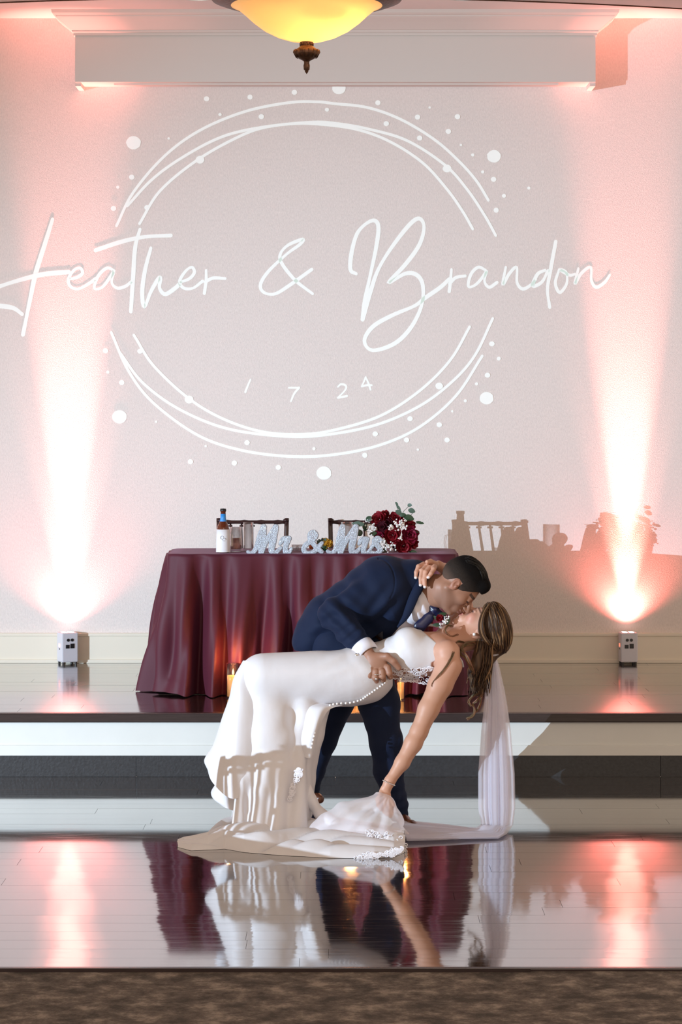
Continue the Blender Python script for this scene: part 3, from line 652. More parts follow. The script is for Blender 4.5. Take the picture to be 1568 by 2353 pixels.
# flowers
def petal_mesh(bm, c, dirv, up, ln, wd2, curl, n=5):
    dirv = dirv.normalized(); side = dirv.cross(up).normalized(); nrm = side.cross(dirv).normalized(); rows = []
    for i in range(n):
        t = i/(n-1); ww = wd2*math.sin(PI*(0.14+0.80*t))**0.8
        rows.append([bm.verts.new(c+dirv*ln*t+side*ww*s+nrm*(curl*ln*(t*t)-0.25*ww*(1-s*s)*1.0)) for s in (-1, -0.5, 0, 0.5, 1)])
    for i in range(n-1):
        for k in range(4): bm.faces.new((rows[i][k], rows[i][k+1], rows[i+1][k+1], rows[i+1][k]))
def rose(bm, c, R, axis):
    axis = axis.normalized(); a = axis.orthogonal().normalized(); b = axis.cross(a)
    for ring, (cnt, tl, ln, st) in enumerate(((3, 0.15, 0.6, 0.1), (4, 0.4, 0.75, 0.12), (6, 0.75, 0.9, 0.15), (7, 1.15, 1.0, 0.15), (8, 1.5, 1.05, 0.12))):
        for k in range(cnt):
            an = 2*PI*(k+0.37*ring)/cnt+random.uniform(-.2, .2); rd = a*math.cos(an)+b*math.sin(an)
            dv = axis*math.cos(tl)+rd*math.sin(tl)
            petal_mesh(bm, c+rd*R*st-axis*R*0.35, dv, rd if ring < 3 else axis, R*ln*random.uniform(.9, 1.1), R*0.52, -0.25 if ring < 3 else 0.22)
def leaf_mesh(bm, p, d, n_, L, wd2):
    d = d.normalized(); s = d.cross(n_).normalized(); nn_ = s.cross(d); rows = []
    for i in range(6):
        t = i/5; ww = wd2*math.sin(PI*min(1, 0.05+0.93*t))**0.7
        rows.append([bm.verts.new(p+d*L*t+s*ww*q+nn_*(0.15*abs(q)*ww-0.2*L*t*t)) for q in (-1, 0, 1)])
    for i in range(5):
        for k in range(2): bm.faces.new((rows[i][k], rows[i][k+1], rows[i+1][k+1], rows[i+1][k]))
BD = 12.25
bq = thing('bouquet', 'bridal bouquet of crimson roses, white sprigs and eucalyptus at the right of the table', 'bouquet', (tp(905, BD), BD, TT))
def bloc(x, y, w=0): p = zc3(x, y); return W(p[0], p[1], BD+w)-bq.location
for (x, y, r, w, mm) in [(1190, 150, 46, -0.03, 'petal'), (1310, 150, 48, -0.02, 'petal'), (1235, 120, 28, 0.02, 'petal'), (1215, 205, 34, -0.06, 'petal3'), (1285, 262, 52, -0.08, 'petal'), (1405, 258, 52, -0.06, 'petal2'), (1362, 338, 48, -0.07, 'petal'), (1405, 195, 34, -0.01, 'petal'), (1300, 305, 36, -0.06, 'petal3'), (1205, 262, 38, -0.05, 'petal2'), (1250, 180, 34, -0.03, 'petal3'), (1430, 320, 30, 0.0, 'petal')]:
    c = bloc(x, y, w); bm = bmesh.new(); ctr = bloc(1300, 240, 0.05); rose(bm, c, r/2.904/FPX*BD*1.05, (c-ctr)+Vector((0, -0.11, 0.01))); o = obj('rose', bm, M[mm], bq, True)
bm = bmesh.new()
for (x, y, sp, cnt, w) in [(1340, 190, 40, 34, -0.10), (1270, 205, 25, 20, -0.11), (1120, 165, 25, 18, -0.03), (1155, 215, 35, 22, -0.07), (1265, 345, 45, 36, -0.12), (1340, 280, 20, 10, -0.13), (1225, 290, 20, 10, -0.12), (1180, 285, 22, 8, -0.11), (1300, 190, 25, 14, -0.11), (1115, 200, 15, 8, -0.05)]:
    for k in range(cnt):
        c = bloc(x+random.gauss(0, sp*0.45), y+random.gauss(0, sp*0.45), w+random.uniform(-0.02, 0.02)); r = random.uniform(0.0032, 0.0062)
        bmesh.ops.create_icosphere(bm, subdivisions=1, radius=r, matrix=Matrix.Translation(c))
o = obj('baby_breath', bm, M['white_petal'], bq, True); o['kind'] = 'stuff'; o['label'] = 'tiny white filler blossoms'
for st_ in [[(1330, 150), (1360, 100), (1385, 75), (1405, 50)], [(1325, 130), (1318, 90), (1305, 40)], [(1380, 170), (1400, 140), (1425, 105)], [(1420, 190), (1460, 180), (1490, 172)], [(1120, 190), (1080, 175), (1040, 170)], [(1130, 240), (1095, 230), (1060, 240)]]:
    bm = bmesh.new(); tube(bm, [bloc(x, y, -0.02) for x, y in st_], 0.0012, 5); obj('stem', bm, M['leaf2'], bq, True)
for (x, y, dx, dy, L, wd2, mm) in [(1385, 60, 16, 0, 34, 13, 'leaf'), (1390, 90, 50, 15, 48, 18, 'leaf'), (1345, 120, -40, -25, 46, 18, 'leaf'), (1360, 135, 60, 15, 70, 22, 'leaf2'), (1312, 60, 25, 30, 45, 9, 'leaf'), (1305, 40, 20, 28, 30, 8, 'leaf'), (1440, 172, 60, 10, 55, 10, 'leaf2'), (1435, 235, 35, 5, 30, 10, 'leaf2'), (1095, 190, -75, -10, 78, 18, 'leaf'), (1110, 165, 25, -22, 45, 18, 'leaf2'), (1085, 240, -40, 10, 46, 24, 'leaf2'), (1100, 230, 10, -40, 46, 20, 'leaf2'), (1240, 350, -20, 30, 40, 16, 'leaf2'), (1330, 130, 40, -10, 44, 14, 'leaf2'), (1390, 365, 60, 10, 60, 12, 'leaf2'), (1180, 245, -50, 10, 50, 16, 'leaf2')]:
    bm = bmesh.new(); p = bloc(x, y, -0.05); q = bloc(x+dx, y+dy, -0.06); leaf_mesh(bm, p, q-p, Vector((0.1, -1, 0.2)), L/2.904/FPX*BD, wd2/2.904/FPX*BD, ); obj('leaf', bm, M[mm], bq, True)
bm = bmesh.new(); 
for k in range(9):
    tube(bm, [bloc(1300+random.uniform(-25, 25), 290, 0.0), bloc(1330+random.uniform(-30, 30), 366, 0.07)+Vector((0, 0, 0.0))], 0.003, 6)
obj('stems', bm, M['leaf2'], bq, True)
# small yellow flower arrangement between the signs
yf = thing('flower_posy', 'small posy of yellow and peach blooms behind the ampersand sign', 'flowers', (tp(744, 12.3), 12.3, TT))
bm = bmesh.new(); lathe(bm, [(0, 0), (0.018, 0), (0.024, 0.02), (0.02, 0.03)], 16); obj('pot', bm, M['leaf2'], yf, True)
for (dx, dz, r, mm) in [(0.0, 0.034, 0.022, 'yellow'), (0.026, 0.040, 0.020, 'yellow'), (-0.04, 0.024, 0.020, 'orange'), (0.010, 0.052, 0.017, 'yellow'), (-0.062, 0.022, 0.012, 'orange')]:
    bm = bmesh.new(); rose(bm, Vector((dx, -0.01, dz)), r, Vector((dx, -0.8, 0.5))); obj('bloom', bm, M[mm], yf, True)
for k in range(5):
    bm = bmesh.new(); leaf_mesh(bm, Vector((0, 0, 0.02)), Vector((random.uniform(-1, 1), -0.4, 0.7)), Vector((0, -1, 0.3)), 0.05, 0.012); obj('leaf', bm, M['leaf'], yf, True)
# low votive glasses on the table between the words
for k, (px, lab) in enumerate([(677, 'small clear votive glass between Mr and the ampersand'), (690, 'small clear votive glass touching the left of the ampersand')]):
    g = thing('votive_glass', lab, 'glass', (tp(px, 12.35), 12.35, TT), 0, 'glassware on the table')
    bm = bmesh.new(); lathe(bm, [(0, 0), (0.014, 0), (0.016, 0.03), (0.014, 0.03), (0.012, 0.004), (0, 0.004)], 16); obj('cup', bm, M['glass'], g, True)

# candles in glass cylinders on the stage edge
for k, (px, py, h, r, wh, lab) in enumerate([(536, 1604, 0.17, 0.036, 0.11, 'glass cylinder candle glowing beside the knee of the gown'), (806, 1612, 0.15, 0.052, 0.05, 'wide low glass candle bowl glowing between the groom legs'), (921, 1609, 0.20, 0.022, 0.085, 'slim glass cylinder candle glowing right of the groom leg')]):
    d = FPX*(EYE-STG)/(py-HOR)
    g = thing('candle_vase', lab, 'candle', (tp(px, d), d, STG+0.001), 0, 'floor candles in front of the table')
    bm = bmesh.new(); lathe(bm, [(0, 0), (r, 0), (r, h), (r-0.002, h), (r-0.002, 0.006), (0, 0.006)], 28); obj('glass_cylinder', bm, M['glass'], g, True)
    bm = bmesh.new(); lathe(bm, [(0, 0.008), (r-0.006, 0.008), (r-0.006, wh), (r-0.012, wh-0.004), (0, wh-0.006)], 24); obj('candle', bm, M['wax'], g, True)
    bm = bmesh.new(); lathe(bm, [(0, wh), (0.006, wh+0.01), (0.005, wh+0.022), (0.0, wh+0.036)], 12); obj('flame', bm, M['flame'], g, True)
    pl = bpy.data.lights.new('candle_light', 'POINT'); pl.energy = 2.2; pl.color = (1, 0.38, 0.10); pl.shadow_soft_size = 0.03
    po = bpy.data.objects.new('candle_light', pl); C.objects.link(po); po.location = (tp(px, d), d-0.01, STG+h+0.035)

#PEOPLE_START
# ------------------------------------------------------------------ heads
def frame(n, u, yaw=0.0):
    n = Vector((n[0], n[1], 0)).normalized(); u = Vector((u[0], u[1], 0)); u = (u-n*u.dot(n)).normalized(); s = Vector((0, 0, -1))
    if yaw:
        n2 = n*math.cos(yaw)+s*math.sin(yaw); s2 = s*math.cos(yaw)-n*math.sin(yaw); n, s = n2, s2
    return np.array([list(n), list(u), list(s)]).T.astype(np.float32)      # columns: forward, up, viewer side
class Head:
    def __init__(h, c, R, sc_=1.0): h.c = np.array(c, np.float32); h.R = R; h.s = sc_
    def w(h, a, b, c): return h.c+h.R@(np.array([a, b, c], np.float32)*h.s)
    def ell(h, S, c, r, k=6, op='u', rot=None):
        R = h.R if rot is None else h.R@np.array(Euler(rot).to_matrix(), np.float32)
        S.ell(h.w(*c), np.array(r)*h.s, k, R, op)
    def cone(h, S, a, b, r1, r2, k=6, op='u'): S.cone(h.w(*a), h.w(*b), r1*h.s, r2*h.s, k, 1.0, op)
    def loc(h, v): return ((v-h.c)@h.R)/h.s
    def locg(h, X, Y, Z):
        dx, dy, dz = X-h.c[0], Y-h.c[1], Z-h.c[2]
        return [(dx*h.R[0, i]+dy*h.R[1, i]+dz*h.R[2, i])/h.s for i in range(3)]
def head_shape(h, S, male):
    m = 1.0 if male else 0.0
    h.ell(S, (-7, 17, 0), (50, 43, 39), 6)
    h.ell(S, (12, -10, 0), (31, 44, 31), 12)
    for s in (-1, 1):
        h.cone(S, (-10, -22, s*25), (26, -48, s*8), 11+m, 8+m, 12)
        h.ell(S, (29, -9, s*19), (12, 12, 11), 9)
        h.ell(S, (40, 2.5, s*15), (7.5, 6, 9), 3)
    h.ell(S, (36, -48, 0), (10.5+m, 9, 11+2*m), 6)
    h.cone(S, (38, 13, -14), (38, 13, 14), 6.5+m, 6.5+m, 7)
    for s in (-1, 1): h.ell(S, (51, 1, s*13), (9, 6, 9), 5, 's')
    for s in (-1, 1): h.ell(S, (39.5, 0.5, s*15), (6.5, 5.5, 8), 1.5)
    h.cone(S, (43, 7, 0), (58+2*m, -13, 0), 3.6, 5.2+0.6*m, 5)
    h.ell(S, (51, -16, 0), (8, 4.5, 8), 3)
    h.ell(S, (37, -31, 0), (13, 14, 17), 6)
    h.ell(S, (48.5, -26, 0), (6, 3.2, 11), 1.5); h.ell(S, (47.5, -32.3, 0), (6, 3.6, 10), 1.2)
    for s in (-1, 1):
        h.ell(S, (-7, -3, s*38), (9.5, 15, 4.5), 1.5, rot=(0.0, 0, 0.25)); h.ell(S, (-6, 0, s*43), (6, 10, 3.5), 1.5, 's', rot=(0, 0, 0.25))
        h.ell(S, (-2, -4, s*41), (3, 4, 3), 1)
def mixc(base, col, w): return base*(1-w[:, None])+np.array(col)[None]*w[:, None]
def sm(x, a, b): t = np.clip((x-a)/(b-a), 0, 1); return t*t*(3-2*t)
def face_paint(h, v, col, male):
    L = h.loc(v); a, b, c = L.T; inh = (np.abs(c) < 50) & (b > -62) & (b < 75) & (np.abs(a) < 75)
    near = lambda ca, cb, cc, ra, rb, rc: np.clip(1.35-np.sqrt(((a-ca)/ra)**2+((b-cb)/rb)**2+((np.abs(c)-cc)/rc)**2), 0, 0.4)/0.4*inh
    col = mixc(col, (0.44, 0.13, 0.12) if not male else (0.34, 0.14, 0.12), near(52, -29.5, 0, 9, 7.0, 12)*0.8)
    br = ((a > 30) & (np.abs(b-(14-0.006*(np.abs(c)-16)**2)) < (3.4 if male else 2.2)) & (np.abs(c) > 5) & (np.abs(c) < 27) & inh)
    col = mixc(col, (0.02, 0.013, 0.01) if male else (0.10, 0.05, 0.03), br*0.85)
    ey = ((a > 34) & (np.abs(b+2.2) < 1.8) & (np.abs(np.abs(c)-15) < 8.5) & inh)
    col = mixc(col, (0.015, 0.01, 0.01), ey*0.9)
    if not male:
        lid = ((a > 34) & (b > -1) & (b < 6) & (np.abs(np.abs(c)-15) < 8.5) & inh); col = mixc(col, (0.30, 0.14, 0.11), lid*0.5)
        col = mixc(col, (0.62, 0.22, 0.17), near(30, -12, 22, 12, 12, 12)*0.35)
    else:
        st = sm(-b, 12, 24)*sm(b, -70, -58)*sm(a, -20, -2)*inh; col = mixc(col, (0.20, 0.115, 0.085), st*0.42)
    return col
NAIL = {}

# ------------------------------------------------------------------ the groom
GS = np.array((0.35, 0.175, 0.112))
GH = Head((1053, 1347, -26), frame((0.55, 0.83), (0.83, -0.55)), 1.0)
groom = thing('person', 'groom in a navy suit bending forward to kiss the bride he dips', 'person', P3(850, 1890, 30))
def under(o, t):
    o.parent = t; o.matrix_parent_inverse = Matrix.Translation(t.location).inverted(); return o
S = SDF(); head_shape(GH, S, True)
S.cone((975, 1352, 24), (1020, 1352, -18), 35, 32, 10); S.cone((1012, 1372, -18), (990, 1372, 15), 24, 30, 10)
S.cone((890, 1380, 45), (975, 1355, 30), 55, 34, 12, 1.3)
S.cone((900, 1360, 0), (776, 1412, -48), 26, 17, 12); S.cone((776, 1412, -48), (838, 1490, -112), 17, 15, 10)
# near hand
S.chain([(838, 1490, -112, 15.5), (850, 1508, -124, 15)], 5)
S.ell((866, 1526, -134), (25, 27, 12), 7, np.array(Euler((0, 0, -0.35)).to_matrix()))
for ch_ in ([(852, 1538, -140, 8.2), (849, 1553, -145, 7.4), (849, 1563, -140, 6.2), (851, 1570, -134, 5.2)], [(864, 1544, -143, 8.6), (863, 1557, -147, 7.6), (865, 1564, -139, 6.4), (867, 1565, -130, 5.4)],
            [(878, 1543, -143, 8.6), (879, 1555, -147, 7.6), (881, 1561, -139, 6.4), (882, 1561, -130, 5.4)], [(891, 1534, -140, 8.2), (895, 1547, -144, 7.4), (897, 1555, -137, 6.2), (898, 1556, -128, 5.2)],
            [(872, 1510, -132, 11), (890, 1509, -140, 9), (905, 1520, -142, 8), (917, 1535, -138, 6.6)]):
    S.chain(ch_, 2.6)
# far hand and arm holding her from behind
S.cone((905, 1380, 100), (880, 1450, 60), 26, 22, 8); S.cone((880, 1450, 60), (930, 1530, 5), 22, 14, 8)
def gcol(v):
    col = np.tile(GS, (len(v), 1)); col = face_paint(GH, v, col, True)
    L = GH.loc(v); w = (np.abs(L[:, 2]) > 36)*(L[:, 1] < 16)*(L[:, 1] > -20)*(np.abs(L[:, 0]+6) < 14)
    return mixc(col, (0.46, 0.20, 0.14), w*0.5)
gb = under(build('body', S, 1.2, M['skin'], None, gcol, 1), groom)
# short hair: skull cap cut along the hairline
S = SDF(); GH.ell(S, (-8, 18, 0), (52, 45, 41.5), 3); GH.ell(S, (-4, 40, 0), (50, 34, 36), 10); GH.cone(S, (33, 50, -16), (33, 50, 16), 15, 15, 10)
def hairline(X, Y, Z):
    a, b, c = GH.locg(X, Y, Z)
    Lr = np.interp(np.ravel(a+0*b+0*c), [-60, -40, -26, -17, -12, 1, 2, 12, 18, 30, 38, 60], [-22, -20, -12, 8, 12, 12, -6, -6, 6, 20, 33, 36]).reshape((a+0*b+0*c).shape).astype(np.float32)
    return Lr-b
S.fn(hairline, 'x', 2.0)
def hcol(v):
    L = GH.loc(v); b = L[:, 1]; t = sm(b, 14, 44); n_ = np.random.RandomState(1).uniform(0.8, 1.2, len(v))
    fade = 1-sm(b, -16, 14)
    col = mixc(np.tile((0.034, 0.026, 0.022), (len(v), 1)), (0.006, 0.005, 0.005), t)*n_[:, None]
    return mixc(col, (0.19, 0.12, 0.09), fade*0.55)
hr = under(build('hair', S, 1.2, M['shortv'], None, hcol, 0), groom); hr['label'] = 'short black faded hair'
# combed strands on top of his head
random.seed(3); bmg = bmesh.new(); clg = bmg.verts.layers.float_color.new('Col')
for k in range(230):
    c0 = random.uniform(-30, 30); a0 = random.uniform(-46, 4); pts = []
    for q in range(5):
        a1 = a0+q*5; zz = (1-((a1+4)/51)**2-(c0/37)**2); zz = max(0.05, zz); b1 = 40+34*math.sqrt(zz)-0.3+random.uniform(-.3, .3)
        if a1 > 99: b1 = max(b1, 50+14*math.sqrt(max(0.03, 1-((a1-33)/15.0)**2))-1 if abs(a1-33) < 15 else b1)
        pts.append(GH.w(a1, b1, c0+q*0.6))
    n0 = len(bmg.verts); tube(bmg, [P3(*q) for q in pts], [0.0009, 0.0016, 0.0017, 0.0014, 0.0006], 4); bmg.verts.ensure_lookup_table(); t_ = random.uniform(0.004, 0.016)
    for v_ in bmg.verts[n0:]: v_[clg] = (t_, t_*0.85, t_*0.75, 1)
under(obj('hair_strands', bmg, M['hairv'], None, True), groom)
# jacket
def folds(cx, cy, amp, freq, ang, rad):
    ca, sa = math.cos(ang), math.sin(ang)
    def f(X, Y, Z):
        d = (X-cx)*ca+(Y-cy)*sa; r2 = ((X-cx)**2+(Y-cy)**2)/rad**2
        return (amp*np.exp(-r2)*np.sin(d*freq+0.02*Z)).astype(np.float32)+0*Z
    return f
S = SDF()
S.cone((760, 1432, 70), (882, 1361, 50), 64, 85, 20, 1.25); S.cone((724, 1468, 74), (760, 1432, 70), 50, 64, 20, 1.2)
S.cone((895, 1368, 48), (950, 1342, 38), 82, 56, 20, 1.25)
S.cone((955, 1338, 36), (984, 1342, 24), 46, 38, 12, 1.2)
S.cone((712, 1450, 76), (694, 1476, 78), 34, 22, 12, 1.6)
S.cone((800, 1440, 60), (860, 1470, 40), 50, 40, 14, 1.3)
S.cone((855, 1405, 40), (884, 1436, 30), 46, 38, 10, 1.4)
S.cone((892, 1352, -12), (770, 1412, -46), 50, 37, 14, 0.9)            # near upper arm
S.cone((770, 1412, -52), (829, 1484, -100), 36, 27.5, 10, 1.0)        # forearm
S.cone((905, 1352, 105), (880, 1450, 70), 46, 34, 8); S.cone((880, 1450, 70), (918, 1505, 22), 34, 25, 8)
S.fn(folds(790, 1412, 4.2, 0.19, 2.3, 50), 'd'); S.fn(folds(880, 1395, 3.4, 0.17, 0.7, 45), 'd'); S.fn(folds(800, 1345, 2.4, 0.11, 2.6, 60), 'd'); S.fn(folds(760, 1440, 3.0, 0.17, 1.2, 40), 'd'); S.fn(folds(730, 1450, 2.4, 0.12, 0.3, 60), 'd'); S.fn(folds(870, 1400, 2.0, 0.10, 1.0, 70), 'd')
S.fn(folds(815, 1465, 2.0, 0.3, 0.9, 30), 'd')
# armhole seam
def seam(X, Y, Z):
    r = np.sqrt(((X-868)/1.0)**2+((Y-1338)/1.35)**2); return (1.6*np.exp(-((r-40)/1.6)**2)*(X > 868)*(Z < 20)*(Y < 1375)).astype(np.float32)
S.fn(seam, 'd')
# open front: everything beyond the lapel line is cut away
def lapel(X, Y, Z):
    g1 = ((X-988)*0.885+(Y-1320)*0.466)         # line (988,1320)-(940,1411)
    g2 = ((X-945)*0.62+(Y-1408)*0.785)          # line towards (878,1468)
    g = np.minimum(g1+0*g2, g2)*1.0
    return np.where(X+0*Y > 0, np.minimum(g1, np.maximum(g2, (Y-1300)*0.2+g1)), g)+0*Z
def lap2(X, Y, Z):
    line = np.interp(np.ravel(Y), [1250, 1290, 1318, 1345, 1400, 1420, 1440, 1455, 1470, 1600], [1010, 1004, 990, 977, 952, 938, 920, 905, 893, 890]).reshape(Y.shape).astype(np.float32)
    return ((X-line)*0.85+0*Z)
def armfree(X, Y, Z): return lap2(X, Y, Z)
S.fn(armfree, 'x', 1.2)
S.fn(lambda X, Y, Z: (np.abs(Z+0*X)-200)+0*Y, 'x', 1)
# the cuff end: cut square
def cuffcut(X, Y, Z): return np.where((X < 880) & (Y > 1440), ((X-829)*0.58+(Y-1484)*0.81), -50.0)+0*Z-2
S.fn(cuffcut, 'x', 1.5)
# hem line of the jacket
S.fn(lambda X, Y, Z: np.where(X < 800, (Y-1496)*0.97-(X-683)*0.1, -50.0)+0*Z, 'x', 2)
jk = under(build('suit_jacket', S, 1.5, M['suit'], None, None, 1), groom)
# lapel roll
bm = bmesh.new()
lp = crom([(1000, 1304, -14), (988, 1324, -26), (975, 1346, -34), (962, 1375, -40), (950, 1402, -42), (936, 1424, -42), (915, 1443, -40)], 5)
def strip(bm, pts, offs, th=2.0):
    A = []; 
    for i, p in enumerate(pts):
        t = np.array(pts[min(i+1, len(pts)-1)])-np.array(pts[max(i-1, 0)]); t = t/np.linalg.norm(t); n_ = np.array([t[1], -t[0], 0]); wv = offs(i/(len(pts)-1))
        A.append([bm.verts.new(P3(*(np.array(p)+n_*wv*q+np.array([0, 0, dz])))-Vector((0, 0, 0))) for q, dz in ((0, 1), (0.15, -2.0), (1, -1.0), (1, 3))])
    for i in range(len(A)-1):
        for k in range(3): bm.faces.new((A[i][k], A[i][k+1], A[i+1][k+1], A[i+1][k]))
strip(bm, lp, lambda t: -(4+18*math.sin(PI*min(1, t*1.02))**0.7))
under(obj('lapel', bm, M['suit'], None, True), groom)
# shirt, collar, cuff
S = SDF(); S.cone((972, 1358, 26), (905, 1428, 50), 37, 50, 14, 1.15); S.cone((985, 1362, 20), (960, 1400, 12), 30, 36, 12, 1.2); S.fn(folds(960, 1405, 2.0, 0.28, -0.6, 40), 'd')
S.fn(lambda X, Y, Z: np.where(X > 985, (X-988)*0.9-(Y-1380)*0.25, -40.)+0*Z, 'x', 2)
under(build('shirt', S, 1.6, M['shirt'], None, None, 1), groom)
def ringband(name, c, ax, r, hgt, m, parent, th=2.0, gap=0, sq=1.0, d_=8):
    ax = Vector(ax).normalized(); a = Vector((0, 0, -1)); a = (a-ax*a.dot(ax)).normalized(); b = ax.cross(a); bm = bmesh.new(); rows = []
    for rr, hh in ((r, -hgt/2), (r+th, -hgt/2), (r+th*1.2, 0), (r+th, hgt/2), (r, hgt/2)):
        rows.append([bm.verts.new(P3(*(Vector(c)+ax*hh+(a*math.cos(t)*rr*sq+b*math.sin(t)*rr)))) for t in np.linspace(gap, 2*PI-gap, 41)])
    for i in range(4):
        for k in range(40): bm.faces.new((rows[i][k], rows[i][k+1], rows[i+1][k+1], rows[i+1][k]))
    return under(obj(name, bm, m, None, True), parent)
ringband('collar', (981, 1352, 22), (0.93, 0.02, -0.25), 37.5, 17, M['shirt'], groom, 2.5)
ringband('shirt_cuff', (838, 1494, -107), (0.63, 0.77, -0.45), 24.5, 29, M['shirt'], groom, 3.5)
bm = bmesh.new(); bmesh.ops.create_uvsphere(bm, u_segments=14, v_segments=8, radius=0.0085, matrix=Matrix.Translation(P3(820, 1505, -133))); under(obj('cufflink', bm, M['steel'], None, True), groom)
# collar points and tie
for pts_ in ([(973, 1378, -14), (988, 1384, -16), (1003, 1393, -16), (976, 1392, -18)], [(985, 1388, -10), (1000, 1390, -12), (996, 1398, -18), (984, 1396, -16)]):
    bm = bmesh.new(); f_ = bm.faces.new([bm.verts.new(P3(*p)) for p in pts_]); bmesh.ops.solidify(bm, geom=[f_], thickness=0.003); under(obj('collar_point', bm, M['shirt'], None), groom)
S = SDF(); S.cone((990, 1394, -8), (1000, 1402, -12), 9, 10, 4); S.cone((998, 1404, -10), (985, 1420, -20), 8, 12, 5, 0.4); S.cone((985, 1420, -20), (965, 1440, -25), 12, 14, 5, 0.4); S.cone((1000, 1405, -10), (1015, 1418, -10), 10, 12, 6, 0.7)
under(build('necktie', S, 1.2, M['tie'], None, None, 1), groom)
# trousers
S = SDF()
S.cone((770, 1478, 60), (835, 1520, 50), 62, 62, 14, 1.2)
S.chain([(835, 1520, 20, 58), (872, 1615, -8, 47), (886, 1700, -12, 36.5), (893, 1770, -2, 33.5), (910, 1845, 2, 26), (916, 1868, 2, 23)], 10)
S.chain([(790, 1520, 90, 56), (768, 1610, 130, 46), (738, 1700, 180, 36), (718, 1770, 240, 28), (708, 1812, 285, 25), (706, 1828, 290, 24)], 10)
S.fn(folds(905, 1720, 1.8, 0.10, 1.3, 70), 'd'); S.fn(folds(910, 1840, 2.4, 0.25, 1.2, 35), 'd'); S.fn(folds(860, 1620, 1.8, 0.15, 1.0, 45), 'd')
S.fn(lambda X, Y, Z: 2.6*np.exp(-((X-(925-(Y-1650)*0.06))/5)**2)*np.cos((Y-1640)*0.05)*(Y > 1630)*(Z < 60)+0*Z, 'd')
tr = under(build('trousers', S, 1.6, M['suit'], None, None, 1), groom)
# shoes
def shoe(heel, toe, lab=None):
    h = np.array(heel, float); t = np.array(toe, float); S = SDF(); dv = t-h
    up = np.array([0, -1, 0.]); m_ = h+dv*0.5
    S.cone(h+up*9, h+dv*0.35+up*9, 12.5, 12.5, 5); S.cone(h+dv*0.3+up*8, t+up*7, 13, 8.5, 8); S.cone(h+up*14, h+up*10+dv*0.1, 12, 13, 6)
    S.cone(h+dv*0.85+up*7, t+up*6.5, 12, 9, 6)
    S.fn(lambda X, Y, Z: floor_cut(X, Y, Z)+3, 'x', 1.5)
    o = under(build('shoe', S, 1.2, M['shoe'], None, None, 1), groom)
    bm = bmesh.new()
    for k in range(3):
        q = h+dv*(0.36+0.1*k)+up*(22-3*k); sd = np.cross(dv/np.linalg.norm(dv), up); tube(bm, [P3(*(q-sd*7+up*-3)), P3(*(q+up*2)), P3(*(q+sd*7+up*-3))], 0.0022, 6)
    obj('shoelace', bm, M['shoe'], o, True).matrix_parent_inverse = Matrix.Translation(groom.location).inverted()
    bm = bmesh.new(); return o
shoe((918, 1889, 8), (952, 1906, -62)); shoe((706, 1834, 300), (735, 1843, 240))
# boutonniere on the lapel
bt = thing('boutonniere', 'small boutonniere of white sprigs and a crimson bud pinned below the groom chin', 'flower', P3(1020, 1428, -34))
bm = bmesh.new(); random.seed(4)
for k in range(26):
    p_ = P3(1022+random.gauss(0, 5), 1426+random.gauss(0, 6), -38+random.uniform(-4, 4))-bt.location; bmesh.ops.create_icosphere(bm, subdivisions=1, radius=random.uniform(0.003, 0.0052), matrix=Matrix.Translation(p_))
o = obj('sprig', bm, M['white_petal'], bt, True)
bm = bmesh.new(); rose(bm, P3(1011, 1420, -38)-bt.location, 0.014, Vector((0, -1, 0.3))); obj('bud', bm, M['petal'], bt, True)
for q in ((1008, 1412, 1030, 1410), (1014, 1436, 996, 1436), (1026, 1436, 1034, 1418), (1012, 1428, 1000, 1418)):
    bm = bmesh.new(); a_ = P3(q[0], q[1], -33)-bt.location; b_2 = P3(q[2], q[3], -34)-bt.location; leaf_mesh(bm, a_, b_2-a_, Vector((0, -1, 0)), 0.035, 0.008); obj('leaf', bm, M['leaf2'], bt, True)

# ------------------------------------------------------------------ the bride
BS = np.array((0.62, 0.335, 0.235))
BH = Head((1107, 1442, -10), frame((-0.43, -0.90), (0.90, -0.43)), 0.98)
bride = thing('person', 'bride in a white gown dipped backwards with her arm trailing to the floor', 'person', P3(640, 1925, -190))
S = SDF(); head_shape(BH, S, False)
S.cone((1085, 1470, -22), (1030, 1482, -52), 24, 25, 10); S.cone((1062, 1458, -20), (1030, 1468, -48), 20, 22, 12)
S.cone((1030, 1482, -55), (990, 1500, -65), 28, 46, 18, 1.2)
S.cone((1028, 1500, -120), (1010, 1490, -10), 30, 28, 14)
S.cone((995, 1503, -68), (945, 1505, -70), 50, 52, 14, 1.15); S.cone((945, 1505, -70), (885, 1520, -70), 52, 40, 14, 1.1)
S.cone((885, 1520, -70), (830, 1550, -70), 40, 56, 14, 1.1)
S.cone((952, 1472, -98), (945, 1480, -90), 22, 24, 10)
S.cone((1020, 1452, -60), (1035, 1500, -118), 6, 7, 6)       # collar bone
